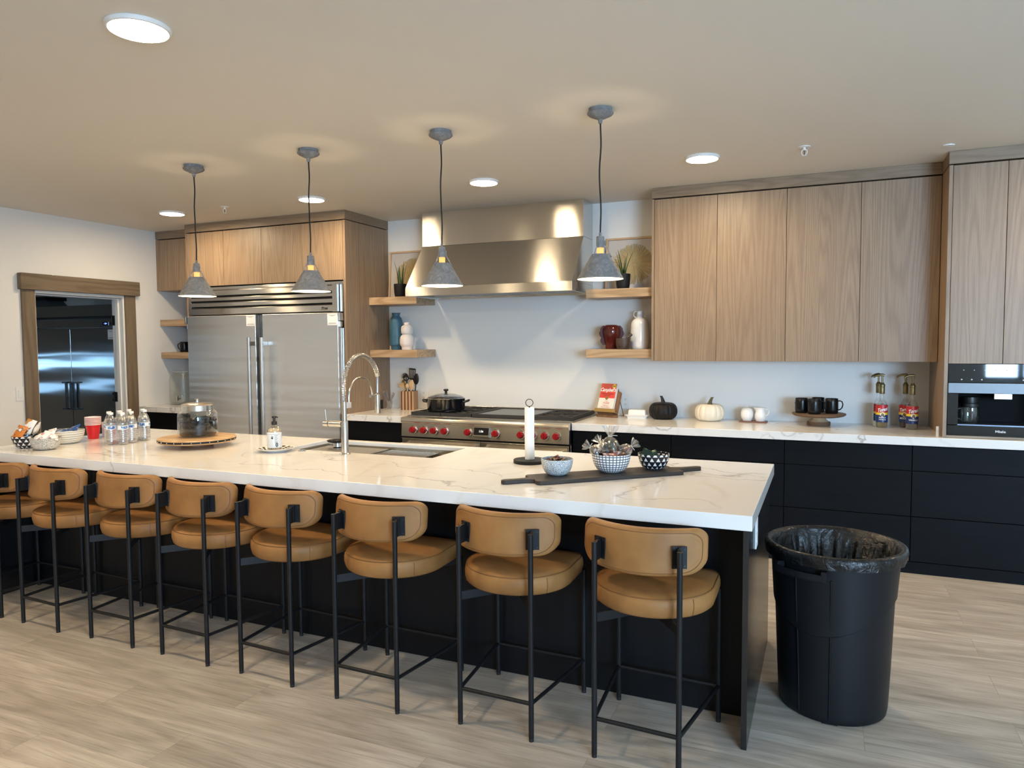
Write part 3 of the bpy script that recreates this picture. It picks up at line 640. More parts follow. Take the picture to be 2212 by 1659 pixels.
one('drying_rack', rk, NKL, 'roll-up drying rack of steel rods across the sink', 'drying rack', (-1.53, -2.45, .8693), world=True)
t = thing('glass_rinser', 'round black and chrome strainer standing on the sink board', 'strainer', (-2.045, -2.36, .8824))
part(t, 'base', MB().lathe([(.034, 0), (.034, .006), (.024, .012), (.02, .034), (0, .034)], seg=24), CHR)
part(t, 'basket', MB().lathe([(.02, .034), (.058, .044), (.064, .054), (.060, .054), (.054, .046), (0, .042)], seg=32), BPL)
part(t, 'grid', MB().tube(arc((0,0,.052), .03, 0, 2*pi, 24, 'xy')[:-1], .003, 6, True).box(-.054, .054, -.003, .003, .049, .052).box(-.003, .003, -.054, .054, .049, .052), BPL)
# pull-down faucet
t = thing('faucet', 'tall spring-neck pull-down faucet standing at the island sink', 'faucet', (-1.722, -2.715, ZT))
part(t, 'base', MB().lathe([(.031, 0), (.031, .004), (.024, .010), (.0, .010)], seg=28), NKL)
part(t, 'body', MB().lathe([(.0198, .010), (.0198, .186), (.018, .190), (.0, .190)], seg=28), NKL)
part(t, 'valve', MB().cyl((-.018, 0, .172), (-.105, 0, .172), .0178, 22), NKL)
h = part(t, 'handle', MB().cyl((-.109, 0, .172), (-.142, 0, .172), .0182, 22), NKL)
sub(h, t, 'lever', MB().tube([(-.127, 0, .188), (-.128, -.002, .215), (-.131, -.004, .252)], [.0042, .004, .0048], 10), NKL)
part(t, 'riser', MB().lathe([(.0135, .190), (.0135, .262), (.0145, .262), (.0145, .30), (0, .30)], seg=22), NKL)
def neck(s):
    # centre line of the spring neck: up, over and down towards the sink
    L1, Rr = .115, .171; A = pi*.92*Rr; d = s*(L1+A)
    if d < L1: return Vector((0, 0, .275+d))
    a = (d-L1)/Rr; return Vector((0, Rr-Rr*cos(a), .39+Rr*sin(a)))
hel = []; N = 62*12
for i in range(N+1):
    s = i/N; p = neck(s); q = neck(min(1, s+.002)) - neck(max(0, s-.002)); q.normalize(); sd = Vector((1, 0, 0)); up = sd.cross(q); a = 2*pi*i/12
    hel.append(p + sd*(.0122*cos(a)) + up*(.0122*sin(a)))
part(t, 'spring', MB().tube(hel, .0021, 5), NKL)
part(t, 'hose', MB().tube([neck(i/40) for i in range(41)] + [(0, .335, .36), (0, .333, .33)], .0075, 10), M('grey_hose', (.32,.32,.33), .35, .5))
part(t, 'end_collar', MB().cyl(neck(.965), neck(1.0), .0145, 16), NKL)
part(t, 'spray_head', MB().lathe([(.0, .205), (.0165, .205), (.0175, .210), (.0165, .298), (.0165, .318), (.010, .325), (0, .325)], (0, .333, 0), 22), NKL)
ch = [Vector((0, .045, .262)), Vector((0, .045, .31))] + [Vector((0, .1615-.1165*cos(a), .315+.1165*sin(a))) for a in [pi*k/20 for k in range(21)]] + [Vector((0, .278, .322))]
part(t, 'guide_arm', MB().tube(ch, .0052, 10), NKL)
part(t, 'arm_bracket', MB().box(-.010, .010, .012, .055, .262, .295), M('satin_bracket', (.62,.6,.62), .4, .4), bev=.002)
part(t, 'spray_dock', MB().cyl((0, .262, .315), (0, .345, .315), .0075, 12).cyl((0, .259, .315), (0, .268, .315), .0105, 14), NKL)
one('air_switch', MB().lathe([(.023, 0), (.022, .003), (.014, .004), (.013, .008), (0, .009)], seg=24), CHR, 'small round chrome push button on the island between plate and faucet', 'button', (-2.04, -2.70, ZT))
def outlet_plate(name, label, fn, mat, holes):
    # fn maps plate plane (u, v, depth) into the room
    t = thing(name, label, 'outlet', fn(0, 0, 0))
    part(t, 'plate', MB().box(-.036, .036, 0, .006, -.059, .059).map(lambda p: fn(p.x, p.z, p.y)), mat, True, bev=.001)
    for s in (-1, 1):
        part(t, 'socket', MB().box(-.017, .017, .006, .0075, s*.022-.014, s*.022+.014).map(lambda p: fn(p.x, p.z, p.y)), mat, True)
        h = MB().box(-.008, -.0055, .0075, .0078, s*.022-.002, s*.022+.007).box(.0055, .008, .0075, .0078, s*.022-.002, s*.022+.007).box(-.002, .002, .0075, .0078, s*.022-.009, s*.022-.005)
        part(t, 'slots', h.map(lambda p: fn(p.x, p.z, p.y)), holes, True)
outlet_plate('power_outlet', 'white wall outlet behind the cookbook stand', lambda u, v, d: Vector((-.789+u, -d-.0005, 1.032+v)), WPL, INK)
outlet_plate('power_outlet', 'white wall outlet behind the utensil block', lambda u, v, d: Vector((-2.79+u, -d-.0005, 1.045+v)), WPL, INK)
outlet_plate('power_outlet', 'white outlet on the end of the island under the countertop', lambda u, v, d: Vector((.5355+d, -3.04+u, .765+v)), WPL, INK)
outlet_plate('power_outlet', 'black outlet on the oak refrigerator panel above the counter', lambda u, v, d: Vector((-3.1735+d, -.178-u, .955+v*.8)), BPL, VOID)
t = thing('light_switch', 'white rocker switch on the left wall beside the doorway', 'switch', (XL, -1.972, 1.122))
part(t, 'plate', MB().box(0.0005, .006, -.036, .036, -.062, .062), WPL, bev=.001); part(t, 'rocker', MB().box(.006, .010, -.016, .016, -.033, .033), WPL, bev=.001)
# ================================================================ bar stools
def stool_proto():
    t = thing('bar_stool', 'x', 'bar stool', (0,0,0), 0, 'tan leather bar stools along the island')
    def legm(x, y, z): return MB().cyl((x, y, .012), (x, y, z), .0103, 14)
    for x in (-.157, .157):
        l = part(t, 'leg', legm(x, 0, .812), BMET); sub(l, t, 'foot_cap', MB().cyl((x, 0, 0), (x, 0, .013), .0098, 14), BPL)
    for x in (-.21, .21):
        l = part(t, 'leg', legm(x, .457, .552), BMET); sub(l, t, 'foot_cap', MB().cyl((x, .457, 0), (x, .457, .013), .0098, 14), BPL)
    z = .148
    for a, b in (((-.157, 0), (.157, 0)), ((-.21, .457), (.21, .457)), ((-.157, 0), (-.21, .457)), ((.157, 0), (.21, .457))):
        part(t, 'footrest', MB().cyl((a[0], a[1], z), (b[0], b[1], z), .0078, 12), BMET)
    for s in (-1, 1):
        d = Vector((-s*.367, .457, 0)); n = Vector((d.y, -d.x, 0)).normalized()*.004; o = Vector((s*.157, 0, 0)); e = o+d
        z0, z1 = (.512, .546)
        if s > 0: d2 = .0
        b = MB(); P = lambda q, zz: (q.x, q.y, zz)
        b.loft([[P(o-n, z0), P(o+n, z0), P(o+n, z1), P(o-n, z1)], [P(e-n, z0), P(e+n, z0), P(e+n, z1), P(e-n, z1)]])
        part(t, 'seat_support', b, BMET)
    # round-backed seat cushion: outline is a half circle at the back, straight towards the island
    out = []
    for i in range(25):
        a = pi+pi*i/24; out.append((.232*cos(a), .245+.232*sin(a)))
    for x, y, a0 in ((.222-.06, .468-.06, 0), (-.222+.06, .468-.06, pi/2)):
        for i in range(7): a = a0+pi/2*i/6; out.append((x+.06*cos(a), y+.06*sin(a)))
    def ring(k, z, crown=0): return [(x*k, .26+(y-.26)*k, z) for x, y in out]
    m = MB().loft([ring(.80, .5465), ring(.93, .547), ring(.975, .556), ring(1.0, .580), ring(1.0, .598), ring(.985, .614), ring(.955, .622), ring(.80, .632), ring(.5, .638), ring(.2, .640)])
    st = part(t, 'seat', m, LEA, sharp=60)
    sub(st, t, 'piping', MB().tube(ring(.972, .6205), .0016, 6, True), PIPE)
    for i in (5, 19):
        x, y = out[i]; sm = MB().tube([(x*k, .26+(y-.26)*k, zz) for k, zz in ((.975, .554), (1.001, .58), (1.001, .598), (.985, .615))], .0018, 5)
        sub(st, t, 'seam', sm, PIPE)
    # curved backrest
    o2 = []; w2, h2 = .234, .085
    for cx, cy, a0, r in ((1, 1, 0, .044), (-1, 1, pi/2, .044), (-1, -1, pi, .060), (1, -1, 1.5*pi, .060)):
        for i in range(8):
            a = a0+pi/2*i/7; o2.append((cx*(w2-r)+r*cos(a), cy*(h2-r)+r*sin(a)))
    dens = []
    for i in range(len(o2)):
        a, b = o2[i], o2[(i+1) % len(o2)]; n = max(1, int(math.hypot(b[0]-a[0], b[1]-a[1])/.03))
        for k in range(n): dens.append((a[0]+(b[0]-a[0])*k/n, a[1]+(b[1]-a[1])*k/n))
    def bend(x, d, zz): return (x-.010, .020+d*.84+1.85*x*x+.008*(zz/.085), .787+zz*(1-.06*(x/.234)**2)+.004*(x/.234)**2)
    def br(k, d, inset=0):
        r = []
        for x, zz in dens:
            kx = (abs(x)-inset)/max(abs(x), 1e-6) if abs(x) > inset else 0; kz = (abs(zz)-inset)/max(abs(zz), 1e-6) if abs(zz) > inset else 0
            r.append(bend(x*k*kx, d, zz*k*kz))
        return r
    m = MB().loft([br(k, .001) for k in (.02, .15, .3, .45, .6, .75, .88)] + [ br(1, .0, .022), br(1, .0008, .010), br(1, .008, .002), br(1, .020), br(1, .034), br(1, .045, .006), br(1, .050, .018)] + [br(k, .056-.004*k) for k in (.8, .65, .5, .35, .2, .02)])
    bk = part(t, 'backrest', m, LEA, sharp=60)
    sub(bk, t, 'piping', MB().tube(br(1, .0015, .0125), .0022, 6, True), PIPE)
    for s in (-1, 1):
        x = s*.157; x0 = x; x = s*.148-.006; yb = .020+1.85*x*x; sl = atan2(2*1.85*x, 1)*.9
        b = MB().box(-.0265, .0265, -.0065, -.0005, -.040, .040); b.box(-.0055, .0055, -.02, -.0065, -.038, .038)
        b.map(lambda p: (x+p.x*cos(sl)-p.y*sin(sl), yb+p.x*sin(sl)+p.y*cos(sl)-.004, .778+p.z))
        b.prism([(x0-.0055, 0), (x0+.0055, 0), (x+.0055, yb-.010), (x-.0055, yb-.010)], 'z', .740, .812)
        br_ = part(t, 'bracket', b, BMET)
        sc = MB()
        for dx in (-.018, .018):
            for dz in (-.030, .030): sc.cyl((dx, -.0085, dz), (dx, -.006, dz), .004, 10)
        sc.map(lambda p: (x+p.x*cos(sl)-p.y*sin(sl), yb+p.x*sin(sl)+p.y*cos(sl)-.004, .778+p.z))
        sub(br_, t, 'screws', sc, BPL)
    return t
ST = [(.175, -3.588, radians(-3), 'tan leather bar stool nearest the black trash can'), (-.394, -3.568, radians(-1.8), 'second tan leather bar stool from the trash can'), (-.989, -3.588, radians(-1.6), 'third tan leather bar stool from the trash can'),
      (-1.555, -3.566, radians(-3), 'fourth tan leather bar stool from the trash can'), (-2.075, -3.557, radians(-2.2), 'fifth tan leather bar stool from the trash can'), (-2.594, -3.552, radians(-1), 'sixth tan leather bar stool from the trash can'),
      (-3.143, -3.560, radians(-3), 'second tan leather bar stool from the left end of the island'), (-3.648, -3.552, radians(0), 'tan leather bar stool at the left end of the island, cut by the frame')]
for i, (x, y, a, s) in enumerate(ST):
    if i == 0: sp = stool_proto(); sp.location = (x, y, 0); sp.rotation_euler = (0, 0, a); sp['label'] = s
    else: dup(sp, (x, y, 0), a, s)

# ================================================================ trash can
t = thing('trash_can', 'large round black plastic trash can beside the end of the island', 'trash can', (.832, -2.79, 0))
def canr(a, r, z): return r
b = MB().lathe([(0, .012), (.19, .012), (.203, .0), (.210, .006), (.214, .03), (.222, .20), (.2325, .42), (.2395, .425), (.249, .62), (.252, .655), (.256, .657), (.256, .640), (.2575, .664), (.247, .668), (.243, .62), (.228, .42), (.205, .03), (.19, .02), (0, .02)], seg=64)
# swoosh step that rises to the sides
for i, (x, y, z) in enumerate(b.v):
    if .41 < z < .43:
        a = atan2(y, x); b.v[i] = (x, y, z - .06*max(0, cos(a+pi/2+.3))**2 + .07*(1-max(0, cos(a+pi/2+.3))))
part(t, 'body', b, TRB, sharp=45)
part(t, 'rim', MB().lathe([(.248, .664), (.256, .660), (.272, .668), (.277, .680), (.274, .692), (.264, .697), (.254, .694), (.248, .686), (.248, .664)], seg=72), TRB)
for a in (-2.18, -1.62):
    c = [(.2155, .025), (.224, .20), (.2335, .36), (.2405, .44), (.250, .60)]
    part(t, 'rib', MB().tube([((r+.0005)*cos(a), (r+.0005)*sin(a), z) for r, z in c], .0035, 6), TRB)
for ac in (-2.08, 1.06):
    hb = MB(); A = [ac-.37+.74*i/10 for i in range(11)]
    def pt(a, r, z): return (r*cos(a), r*sin(a), z)
    # a hollow grip: outer wall, floor strip and two end cheeks
    hb.loft([[pt(a, .292, .606), pt(a, .297, .606), pt(a, .292, .628), pt(a, .288, .628)] for a in A])
    hb.loft([[pt(a, .2535, .600), pt(a, .295, .600), pt(a, .295, .607), pt(a, .2535, .607)] for a in A])
    for a in (A[0], A[-1]): hb.loft([[pt(a-.035, .2535, .602), pt(a-.035, .293, .602), pt(a-.035, .285, .640), pt(a-.035, .2525, .640)], [pt(a+.035, .2535, .602), pt(a+.035, .293, .602), pt(a+.035, .285, .640), pt(a+.035, .2525, .640)]])
    part(t, 'handle', hb, TRB)
for a in (-1.1, 1.0, 3.1): part(t, 'foot', MB().box(-.03, .03, -.012, .012, 0, .012).xf(Matrix.Rotation(a, 4, 'Z') @ Matrix.Translation((0, .196, 0)) ), TRB)
rb = random.Random(3); ph = [rb.uniform(0, 6.28) for _ in range(12)]
def wr(a, r, z):
    d = max(0, min(1, (.690-z)/.16)); e = .35+.65*max(0, cos(a-.9))
    s = sum(sin(a*k+ph[i]+z*4)*w for i, (k, w) in enumerate(((11, .4), (19, .35), (31, .3), (47, .2), (71, .12))))
    return r - .022*d*e*(1+1.1*s) - .02*d*e
prof = [(.2795, .648), (.2792, .660), (.2788, .680), (.2755, .6945), (.264, .6985), (.253, .696), (.2475, .686)] + [(.2445-.0028*k, .676-.018*k) for k in range(1, 30)] + [(.10, .13), (0, .125)]
def wr2(a, r, z):
    if z > .679: return r + (.0008*sin(a*37+z*80) if r > .278 and z < .68 else 0)
    return max(.01, wr(a, r, z))
bagm = MB(); bagm.open = True
one('trash_bag', bagm.lathe(prof, seg=220, fn=wr2), BAG, 'crumpled shiny black liner bag folded over the rim of the trash can', 'trash bag', (.832, -2.79, 0), sharp=80)

# ================================================================ bowls and snacks on the island
def bowl_prof(Rm, rb, h, th=.004, n=9):
    o = [(0, 0), (rb*.9, 0), (rb, .003)]; 
    for i in range(1, n+1):
        q = i/n*pi/2; o.append((rb+(Rm-rb)*sin(q)**.95, .003+(h-.003)*(1-cos(q))**.9))
    return o + [(r-th, max(z, .006)) for r, z in o[::-1][:-2]] + [(0, .007)]
def bowl(name, label, loc, Rm, rb, h, mat, th=.004, group='small patterned bowls'):
    return one(name, MB().lathe(bowl_prof(Rm, rb, h, th), seg=64), mat, label, 'bowl', loc, group=group, sharp=50)
def pillow(w, h, th, n=8, crimp=True, rng=None):
    m = MB(); g = {}
    for sd in (0, 1):
        for i in range(n+1):
            for j in range(n+1):
                u, v = -1+2*i/n, -1+2*j/n
                if sd and (abs(u) == 1 or abs(v) == 1): g[sd, i, j] = g[0, i, j]; continue
                e = (1-u*u)**.5*(1-v*v)**.6 if crimp else (1-u*u)**.5*(1-v*v)**.5
                z = th/2*e*(1 if sd else -1) + (.06*th*sin(i*2.1+j*1.3) if e > 0 else .12*th*sin(i*3))
                g[sd, i, j] = len(m.v); m.v.append((u*w/2*(1-.08*(1-abs(v))), v*h/2, z))
    for sd in (0, 1):
        for i in range(n):
            for j in range(n): m.face((g[sd,i,j], g[sd,i+1,j], g[sd,i+1,j+1], g[sd,i,j+1]), ((i/n,j/n),((i+1)/n,j/n),((i+1)/n,(j+1)/n),(i/n,(j+1)/n)))
    return m
def wrapmat(name, base, spots, thr=.55, sc=30, rough=.28):
    t = NT(name); nz = t.noise(t.coord(rnd=6), sc, 1.5); st = [(thr-.03, base)]
    for i, c in enumerate(spots): st += [(thr+.002+.07*i, c)]
    t.set(Base_Color=t.ramp(nz, st), Roughness=rough, Specular_IOR_Level=.35); return t.m
TRI = m_triangles(); GRD = m_grid(); SPK = m_speckle((.62,.60,.55), (.08,.075,.065), 330); SPB = m_speckle((.66,.70,.72), (.03,.045,.06), 380); STRP = m_stripes(); CHK = m_checks()
def heap(name, label, cat, group, mat, spots, w, h, th, seed):
    r = random.Random(seed)
    for i, s in enumerate(spots):
        rot = s[3] if len(s) > 3 else (r.uniform(-.7, .7), r.uniform(-.7, .7), r.uniform(0, 3.1))
        one(name, pillow(w*r.uniform(.85, 1.1), h*r.uniform(.9, 1.1), th), mat[i % len(mat)] if isinstance(mat, list) else mat, label[i] if isinstance(label, list) else label, cat, s[:3], group=group, rot=rot, sharp=70)
bowl('snack_bowl', 'black and white triangle bowl at the left end of the island full of snack bags', (-3.745, -3.205, ZT), .083, .042, .075, TRI)
W1 = wrapmat('white_snack_film', (.75,.74,.72), [(.30,.10,.03), (.55,.25,.06)], .57, 26); W2 = wrapmat('orange_snack_film', (.60,.19,.035), [(.10,.05,.03), (.8,.76,.7)], .58, 30); W3 = wrapmat('silver_snack_film', (.45,.45,.45), [(.2,.24,.32), (.7,.7,.7)], .5, 22); W4 = wrapmat('pale_snack_film', (.78,.76,.73), [(.12,.1,.1), (.75,.72,.7)], .62, 34)
heap('snack_bag', ['silver snack bag sticking out of the triangle bowl, leftmost in the heap', 'orange snack bag in front in the triangle bowl', 'tall white snack bag standing in the triangle bowl', 'white snack bag leaning right in the triangle bowl'], 'snack bag', 'snack bags in the triangle bowl', [W3, W2, W1, W4, W1],
     [(-3.795, -3.20, 1.006, (.5, -.5, .4)), (-3.755, -3.242, 1.012, (1.0, .2, .3)), (-3.738, -3.195, 1.045, (1.2, .3, .3)), (-3.705, -3.17, 1.028, (1.0, -.6, -.3))], .062, .085, .026, 5)
bowl('snack_bowl', 'grey speckled bowl at the left end of the island full of wrapped candy', (-3.555, -3.215, ZT), .085, .045, .072, SPK)
W5 = wrapmat('white_red_film', (.80,.78,.76), [(.55,.02,.03), (.75,.7,.7)], .63, 32)
heap('candy_packet', 'white and red wrapped candy packet heaped in the speckled left end bowl', 'candy', 'candy packets in the speckled bowl', W5, [(-3.60, -3.235, .985, (.4, -.3, .6)), (-3.565, -3.255, .992, (.7, .0, -.4)), (-3.53, -3.23, 1.0, (.8, .3, .5)), (-3.545, -3.19, 1.008, (.9, -.2, .2)), (-3.50, -3.20, .993, (.4, .5, 1.2)), (-3.585, -3.19, .995, (.5, -.5, -.5))], .055, .075, .02, 8)
bowl('serving_bowl', 'cream bowl with thin black rings between the candy bowls and red cups', (-3.715, -2.975, ZT), .106, .062, .085, STRP, .005, None)
W6 = wrapmat('blue_film', (.03,.09,.30), [(.02,.03,.10), (.35,.45,.6)], .55, 30)
heap('snack_packet', 'blue wrapped snack packet in the ringed cream bowl', 'snack packet', 'blue packets in the ringed bowl', W6, [(-3.76, -2.99, .985, (.2, .1, .3)), (-3.70, -2.995, .987, (.25, -.2, 1.4)), (-3.72, -2.94, .99, (.1, .2, .7)), (-3.665, -2.96, 1.0, (.7, -.3, .2))], .07, .09, .02, 9)
# nested red cups
for i in range(6):
    nm = ['bottom cup of the nested red plastic cups on the island', 'second lowest rim in the nested red plastic cups', 'third rim up in the nested red plastic cups', 'fourth rim up in the nested red plastic cups', 'second from the top in the nested red plastic cups', 'top red plastic cup of the nested stack with white inside'][i]
    t = thing('plastic_cup', nm, 'cup', (-3.757, -2.755, ZT+.0095*i), 0, 'nested red party cups')
    part(t, 'cup', MB().lathe([(0, .0008), (.0305, .0008), (.0312, 0), (.0322, .003), (.0462, .0985), (.0455, .0985), (.0315, .004), (0, .0030)], seg=40), RED)
    part(t, 'rim', MB().lathe([(.0464, .0945), (.0492, .0945), (.0505, .0975), (.0492, .1005), (.047, .1008), (.0462, .0995), (.0464, .0945)], seg=40), M('cup_rim', (.78,.62,.6), .4))
    if i == 5: part(t, 'lining', MB().lathe([(0, .0045), (.0312, .0045), (.0453, .0985), (.0449, .0985), (.0308, .0055), (0, .0055)], seg=40), WHT)
t = thing('napkin_box', 'small pale box behind the red cups and water bottles', 'box', (-3.70, -2.62, ZT), .1)
part(t, 'box', MB().box(-.08, .08, -.05, .05, 0, .062), M('mauve_card', (.55,.50,.52), .7), bev=.002); part(t, 'sleeve', MB().box(-.081, .081, -.051, .051, .0625, .105), M('cream_card', (.75,.70,.58), .7), bev=.002)
# water bottles
BLB = NT('bottle_label'); _u, _v = uvnode(BLB)
_f = BLB.math('FRACT', BLB.math('MULTIPLY', _u, 3)); _b = BLB.math('MULTIPLY', BLB.math('LESS_THAN', _f, .62), BLB.math('LESS_THAN', BLB.math('ABSOLUTE', BLB.math('SUBTRACT', _v, .5)), .33))
_c = BLB.mix(BLB.math('LESS_THAN', BLB.math('FRACT', BLB.math('MULTIPLY', _u, 6)), .5), (.02,.07,.32), (.10,.28,.55)); _c = BLB.mix(BLB.math('GREATER_THAN', BLB.noise(BLB.coord(), 120, 1), .6), _c, (.6,.66,.75))
BLB.set(Base_Color=BLB.mix(_b, (.78,.80,.83), _c), Roughness=.35)
def bottle_proto():
    t = thing('water_bottle', 'x', 'water bottle', (0,0,0), 0, 'water bottles clustered on the island')
    pr = [(0, .004), (.018, .004), (.026, 0), (.031, .006), (.0318, .02)]
    for k in range(5): pr += [(.0318, .024+k*.013), (.0300, .029+k*.013), (.0318, .035+k*.013)]
    pr += [(.0318, .094), (.0308, .096), (.0308, .124), (.0318, .126), (.0312, .136), (.026, .156), (.0165, .176), (.0125, .184), (.0125, .192)]
    p = MB(); p.open = True; p.lathe(pr, seg=24); part(t, 'shell', p, PET, sharp=60)
    w = [(max(0, r-.0012), z+.001) for r, z in pr if z < .16] + [(.024, .158), (0, .158)]
    part(t, 'water', MB().lathe(w, seg=24), WATER, sharp=60)
    part(t, 'label_band', (lambda m: (setattr(m, 'open', True), m.lathe([(.0322, .097), (.0322, .123)], seg=32))[1])(MB()), BLB.m)
    part(t, 'cap', MB().lathe([(0, .204), (.0135, .204), (.0145, .202), (.0145, .190), (.0, .190)], seg=24), WPL)
    return t
BN = [(-3.452, -2.866, 'water bottle at the near left corner of the cluster'), (-3.375, -2.912, 'water bottle in the front row, second from the left of the cluster'), (-3.455, -2.790, 'water bottle just behind the near left corner bottle of the cluster'), (-3.385, -2.838, 'water bottle in the middle of the cluster'),
      (-3.305, -2.885, 'water bottle in the front row near the middle of the cluster'), (-3.47, -2.705, 'water bottle at the far left corner of the cluster'), (-3.325, -2.805, 'water bottle in the front row at the right of the tight group'), (-3.405, -2.655, 'water bottle at the far back of the cluster with its cap half hidden'), (-3.345, -2.690, 'water bottle standing apart at the right end of the cluster')]
for i, (x, y, s) in enumerate(BN):
    if i == 0: bp = bottle_proto(); bp.location = (x, y, ZT); bp['label'] = s
    else: dup(bp, (x, y, ZT), i*.8, s)
# lazy susan and jar
t = thing('lazy_susan', 'round wooden turntable with a black studded rim under the glass jar', 'turntable', (-2.80, -2.765, ZT))
part(t, 'foot', MB().lathe([(0, 0), (.093, 0), (.096, .006), (.093, .0295), (0, .0295)], seg=40), WDM)
part(t, 'disc', MB().lathe([(0, .030), (.218, .030), (.226, .033), (.228, .0385), (.2245, .039), (.2245, .050), (.228, .0505), (.226, .0555), (.219, .0585), (0, .0585)], seg=72), WDL)
part(t, 'band', MB().lathe([(.2248, .039), (.2275, .039), (.2275, .050), (.2248, .050), (.2248, .039)], seg=72), BMET)
st = MB()
for k in range(28): a = 2*pi*k/28; st.ball((.2278*cos(a), .2278*sin(a), .0445), .0036, seg=8, rows=6)
part(t, 'studs', st, CHR)
t = thing('glass_jar', 'wide clear glass jar with a steel lid on the wooden turntable', 'jar', (-2.812, -2.745, ZT+.0587))
p = MB(); p.open = True; p.lathe([(0, .001), (.108, .001), (.116, .008), (.119, .02), (.119, .125), (.116, .145), (.104, .160), (.092, .166), (.092, .172)], seg=48); part(t, 'body', p, GLS, sharp=60)
l = part(t, 'lid', MB().lathe([(.090, .163), (.0955, .163), (.0955, .196), (.0975, .199), (.094, .203), (.060, .210), (.012, .214), (0, .214)], seg=48), steel('lid_steel', (.68,.67,.64), .2, .3, 0))
sub(l, t, 'knob', MB().lathe([(.008, .2145), (.007, .226), (.013, .230), (.0135, .234), (.010, .237), (0, .237)], seg=20), CHR)
pods = MB().lathe([(0, 0), (.098, 0), (.106, .01), (.108, .07), (.09, .088), (0, .092)], seg=40); rp = random.Random(4)
for k in range(330):
    a, q = rp.uniform(0, 6.28), .094*sqrt(rp.random()); zz = .012+.098*rp.random()
    b0 = len(pods.v); pods.cyl((0, 0, -.004), (0, 0, .004), .017, 10); pods.xf(Matrix.Translation((q*cos(a), q*sin(a), zz)) @ Matrix.Rotation(rp.uniform(-.35, .35), 4, 'X') @ Matrix.Rotation(rp.uniform(-.35, .35), 4, 'Y'), b0)
one('coffee_pods', pods, wrapmat('pod_foil', (.006,.005,.006), [(.018,.012,.012), (.06,.055,.055)], .62, 90, .4), 'dark foil coffee pods heaped inside the glass jar', 'coffee pods', (-2.812, -2.745, ZT+.0627), kind='stuff')
# plate and hand soap
one('soap_plate', MB().lathe([(0, 0), (.062, 0), (.066, .003), (.098, .016), (.111, .0205), (.1115, .0225), (.108, .023), (.066, .0075), (.06, .0065), (0, .0065)], seg=64), CHK, 'small plate with a black and white checked rim under the soap bottle', 'plate', (-2.18, -2.765, ZT), sharp=50)
t = thing('soap_dispenser', 'clear hand soap bottle with a white label and black pump', 'soap bottle', (-2.187, -2.765, ZT+.0068), radians(23))
p = MB(); p.lathe([(0, 0), (.036, 0), (.0405, .004), (.0415, .01), (.0415, .110), (.039, .125), (.031, .138), (.019, .146), (.0145, .150), (.0145, .166), (0, .166)], seg=36); part(t, 'bottle', p, PET, sharp=60)
part(t, 'soap', MB().lathe([(0, .003), (.036, .003), (.0395, .008), (.0395, .108), (.037, .122), (.033, .131), (0, .131)], seg=32), NT('amber_soap').set(Base_Color=(.92,.80,.55), Roughness=.1, Transmission_Weight=.85, IOR=1.3).m)
def wrapc(Rr, a0): return lambda x, z: (Rr*sin(x/Rr+a0), -Rr*cos(x/Rr+a0), z)
lb = MB(); lb.open = True; rs = []
for zz in (.018, .108): rs.append([wrapc(.0421, 0)(-.066+.132*i/32, zz) for i in range(33)])
lb.loft(rs, False, False, False); lab = part(t, 'label_sheet', lb, M('soap_label', (.74,.78,.82), .5))
tx = MB(); F = wrapc(.0425, 0)
def bar(x0, x1, z0, z1):
    n = max(1, int((x1-x0)/.006)); tx.loft([[F(x0+(x1-x0)*i/n, z0), F(x0+(x1-x0)*i/n, z1)] for i in range(n+1)], False, False, False)
bar(-.045, .045, .0965, .0975)
for k in range(9): bar(.014, .034-.004*(k % 3), .090-k*.0055, .0915-k*.0055)
for c in range(4):
    for k in range(12): bar(-.034+c*.010, -.028+c*.010-.001*(k % 2), .086-k*.0055 if c < 2 else .064-k*.0035, .0868-k*.0055 if c < 2 else .0645-k*.0035)
for cx, cz, w_, h_ in ((0, .074, .0055, .005), (-.0052, .0815, .0011, .0045), (-.0018, .083, .0011, .0055), (.0018, .083, .0011, .0055), (.0052, .0812, .0011, .0045), (-.0072, .0755, .0028, .0012)):
    o = len(tx.v); tx.v += [F(cx+w_*cos(2*pi*i/14), cz+h_*sin(2*pi*i/14)) for i in range(14)]; tx.face(range(o, o+14))
text(tx, '0', .034, lambda x, y: F(.026+x*.8, .024+y), 0, .002)
sub(lab, t, 'label_print', tx, M('label_ink', (.03,.035,.045), .5))
part(t, 'pump', MB().lathe([(.0155, .150), (.016, .152), (.016, .168), (.0135, .171), (.0, .171)], seg=24).cyl((0, 0, .168), (0, 0, .190), .0075, 14).lathe([(0, .190), (.0125, .190), (.0135, .194), (.0125, .200), (0, .202)], seg=20).tube([(0, 0, .195), (.016, 0, .196), (.022, 0, .192)], [.006, .0055, .004], 10), BPL)
# ---------------------------------------------------------------- paper towels and the serving board
t = thing('towel_holder', 'black paper towel stand with a ring handle on the island', 'towel holder', (-.632, -2.602, ZT))
part(t, 'base', MB().lathe([(0, 0), (.084, 0), (.085, .002), (.085, .017), (.083, .019), (0, .019)], seg=56), BMET)
part(t, 'rod', MB().cyl((0, 0, .019), (0, 0, .297), .004, 10), BMET)
part(t, 'ring_handle', MB().tube(arc((0, 0, .3155), .019, 0, 2*pi, 28)[:-1], .0019, 6, True).xf(Matrix.Rotation(radians(20), 4, 'Z')), BMET)
def rollfn(a, r, z): return r*(1+.03*sin(a*3+z*30)+.02*sin(a*7-z*50)) if r > .01 else r
t = thing('paper_towel_roll', 'nearly used up white paper towel roll on the black stand', 'paper towel', (-.632, -2.602, ZT+.0192))
part(t, 'paper', MB().lathe([(.0075, 0), (.0245, 0), (.0252, .004), (.0252, .14), (.0252, .268), (.0245, .272), (.0075, .272), (.0075, 0)], seg=40, fn=rollfn), PAPER)
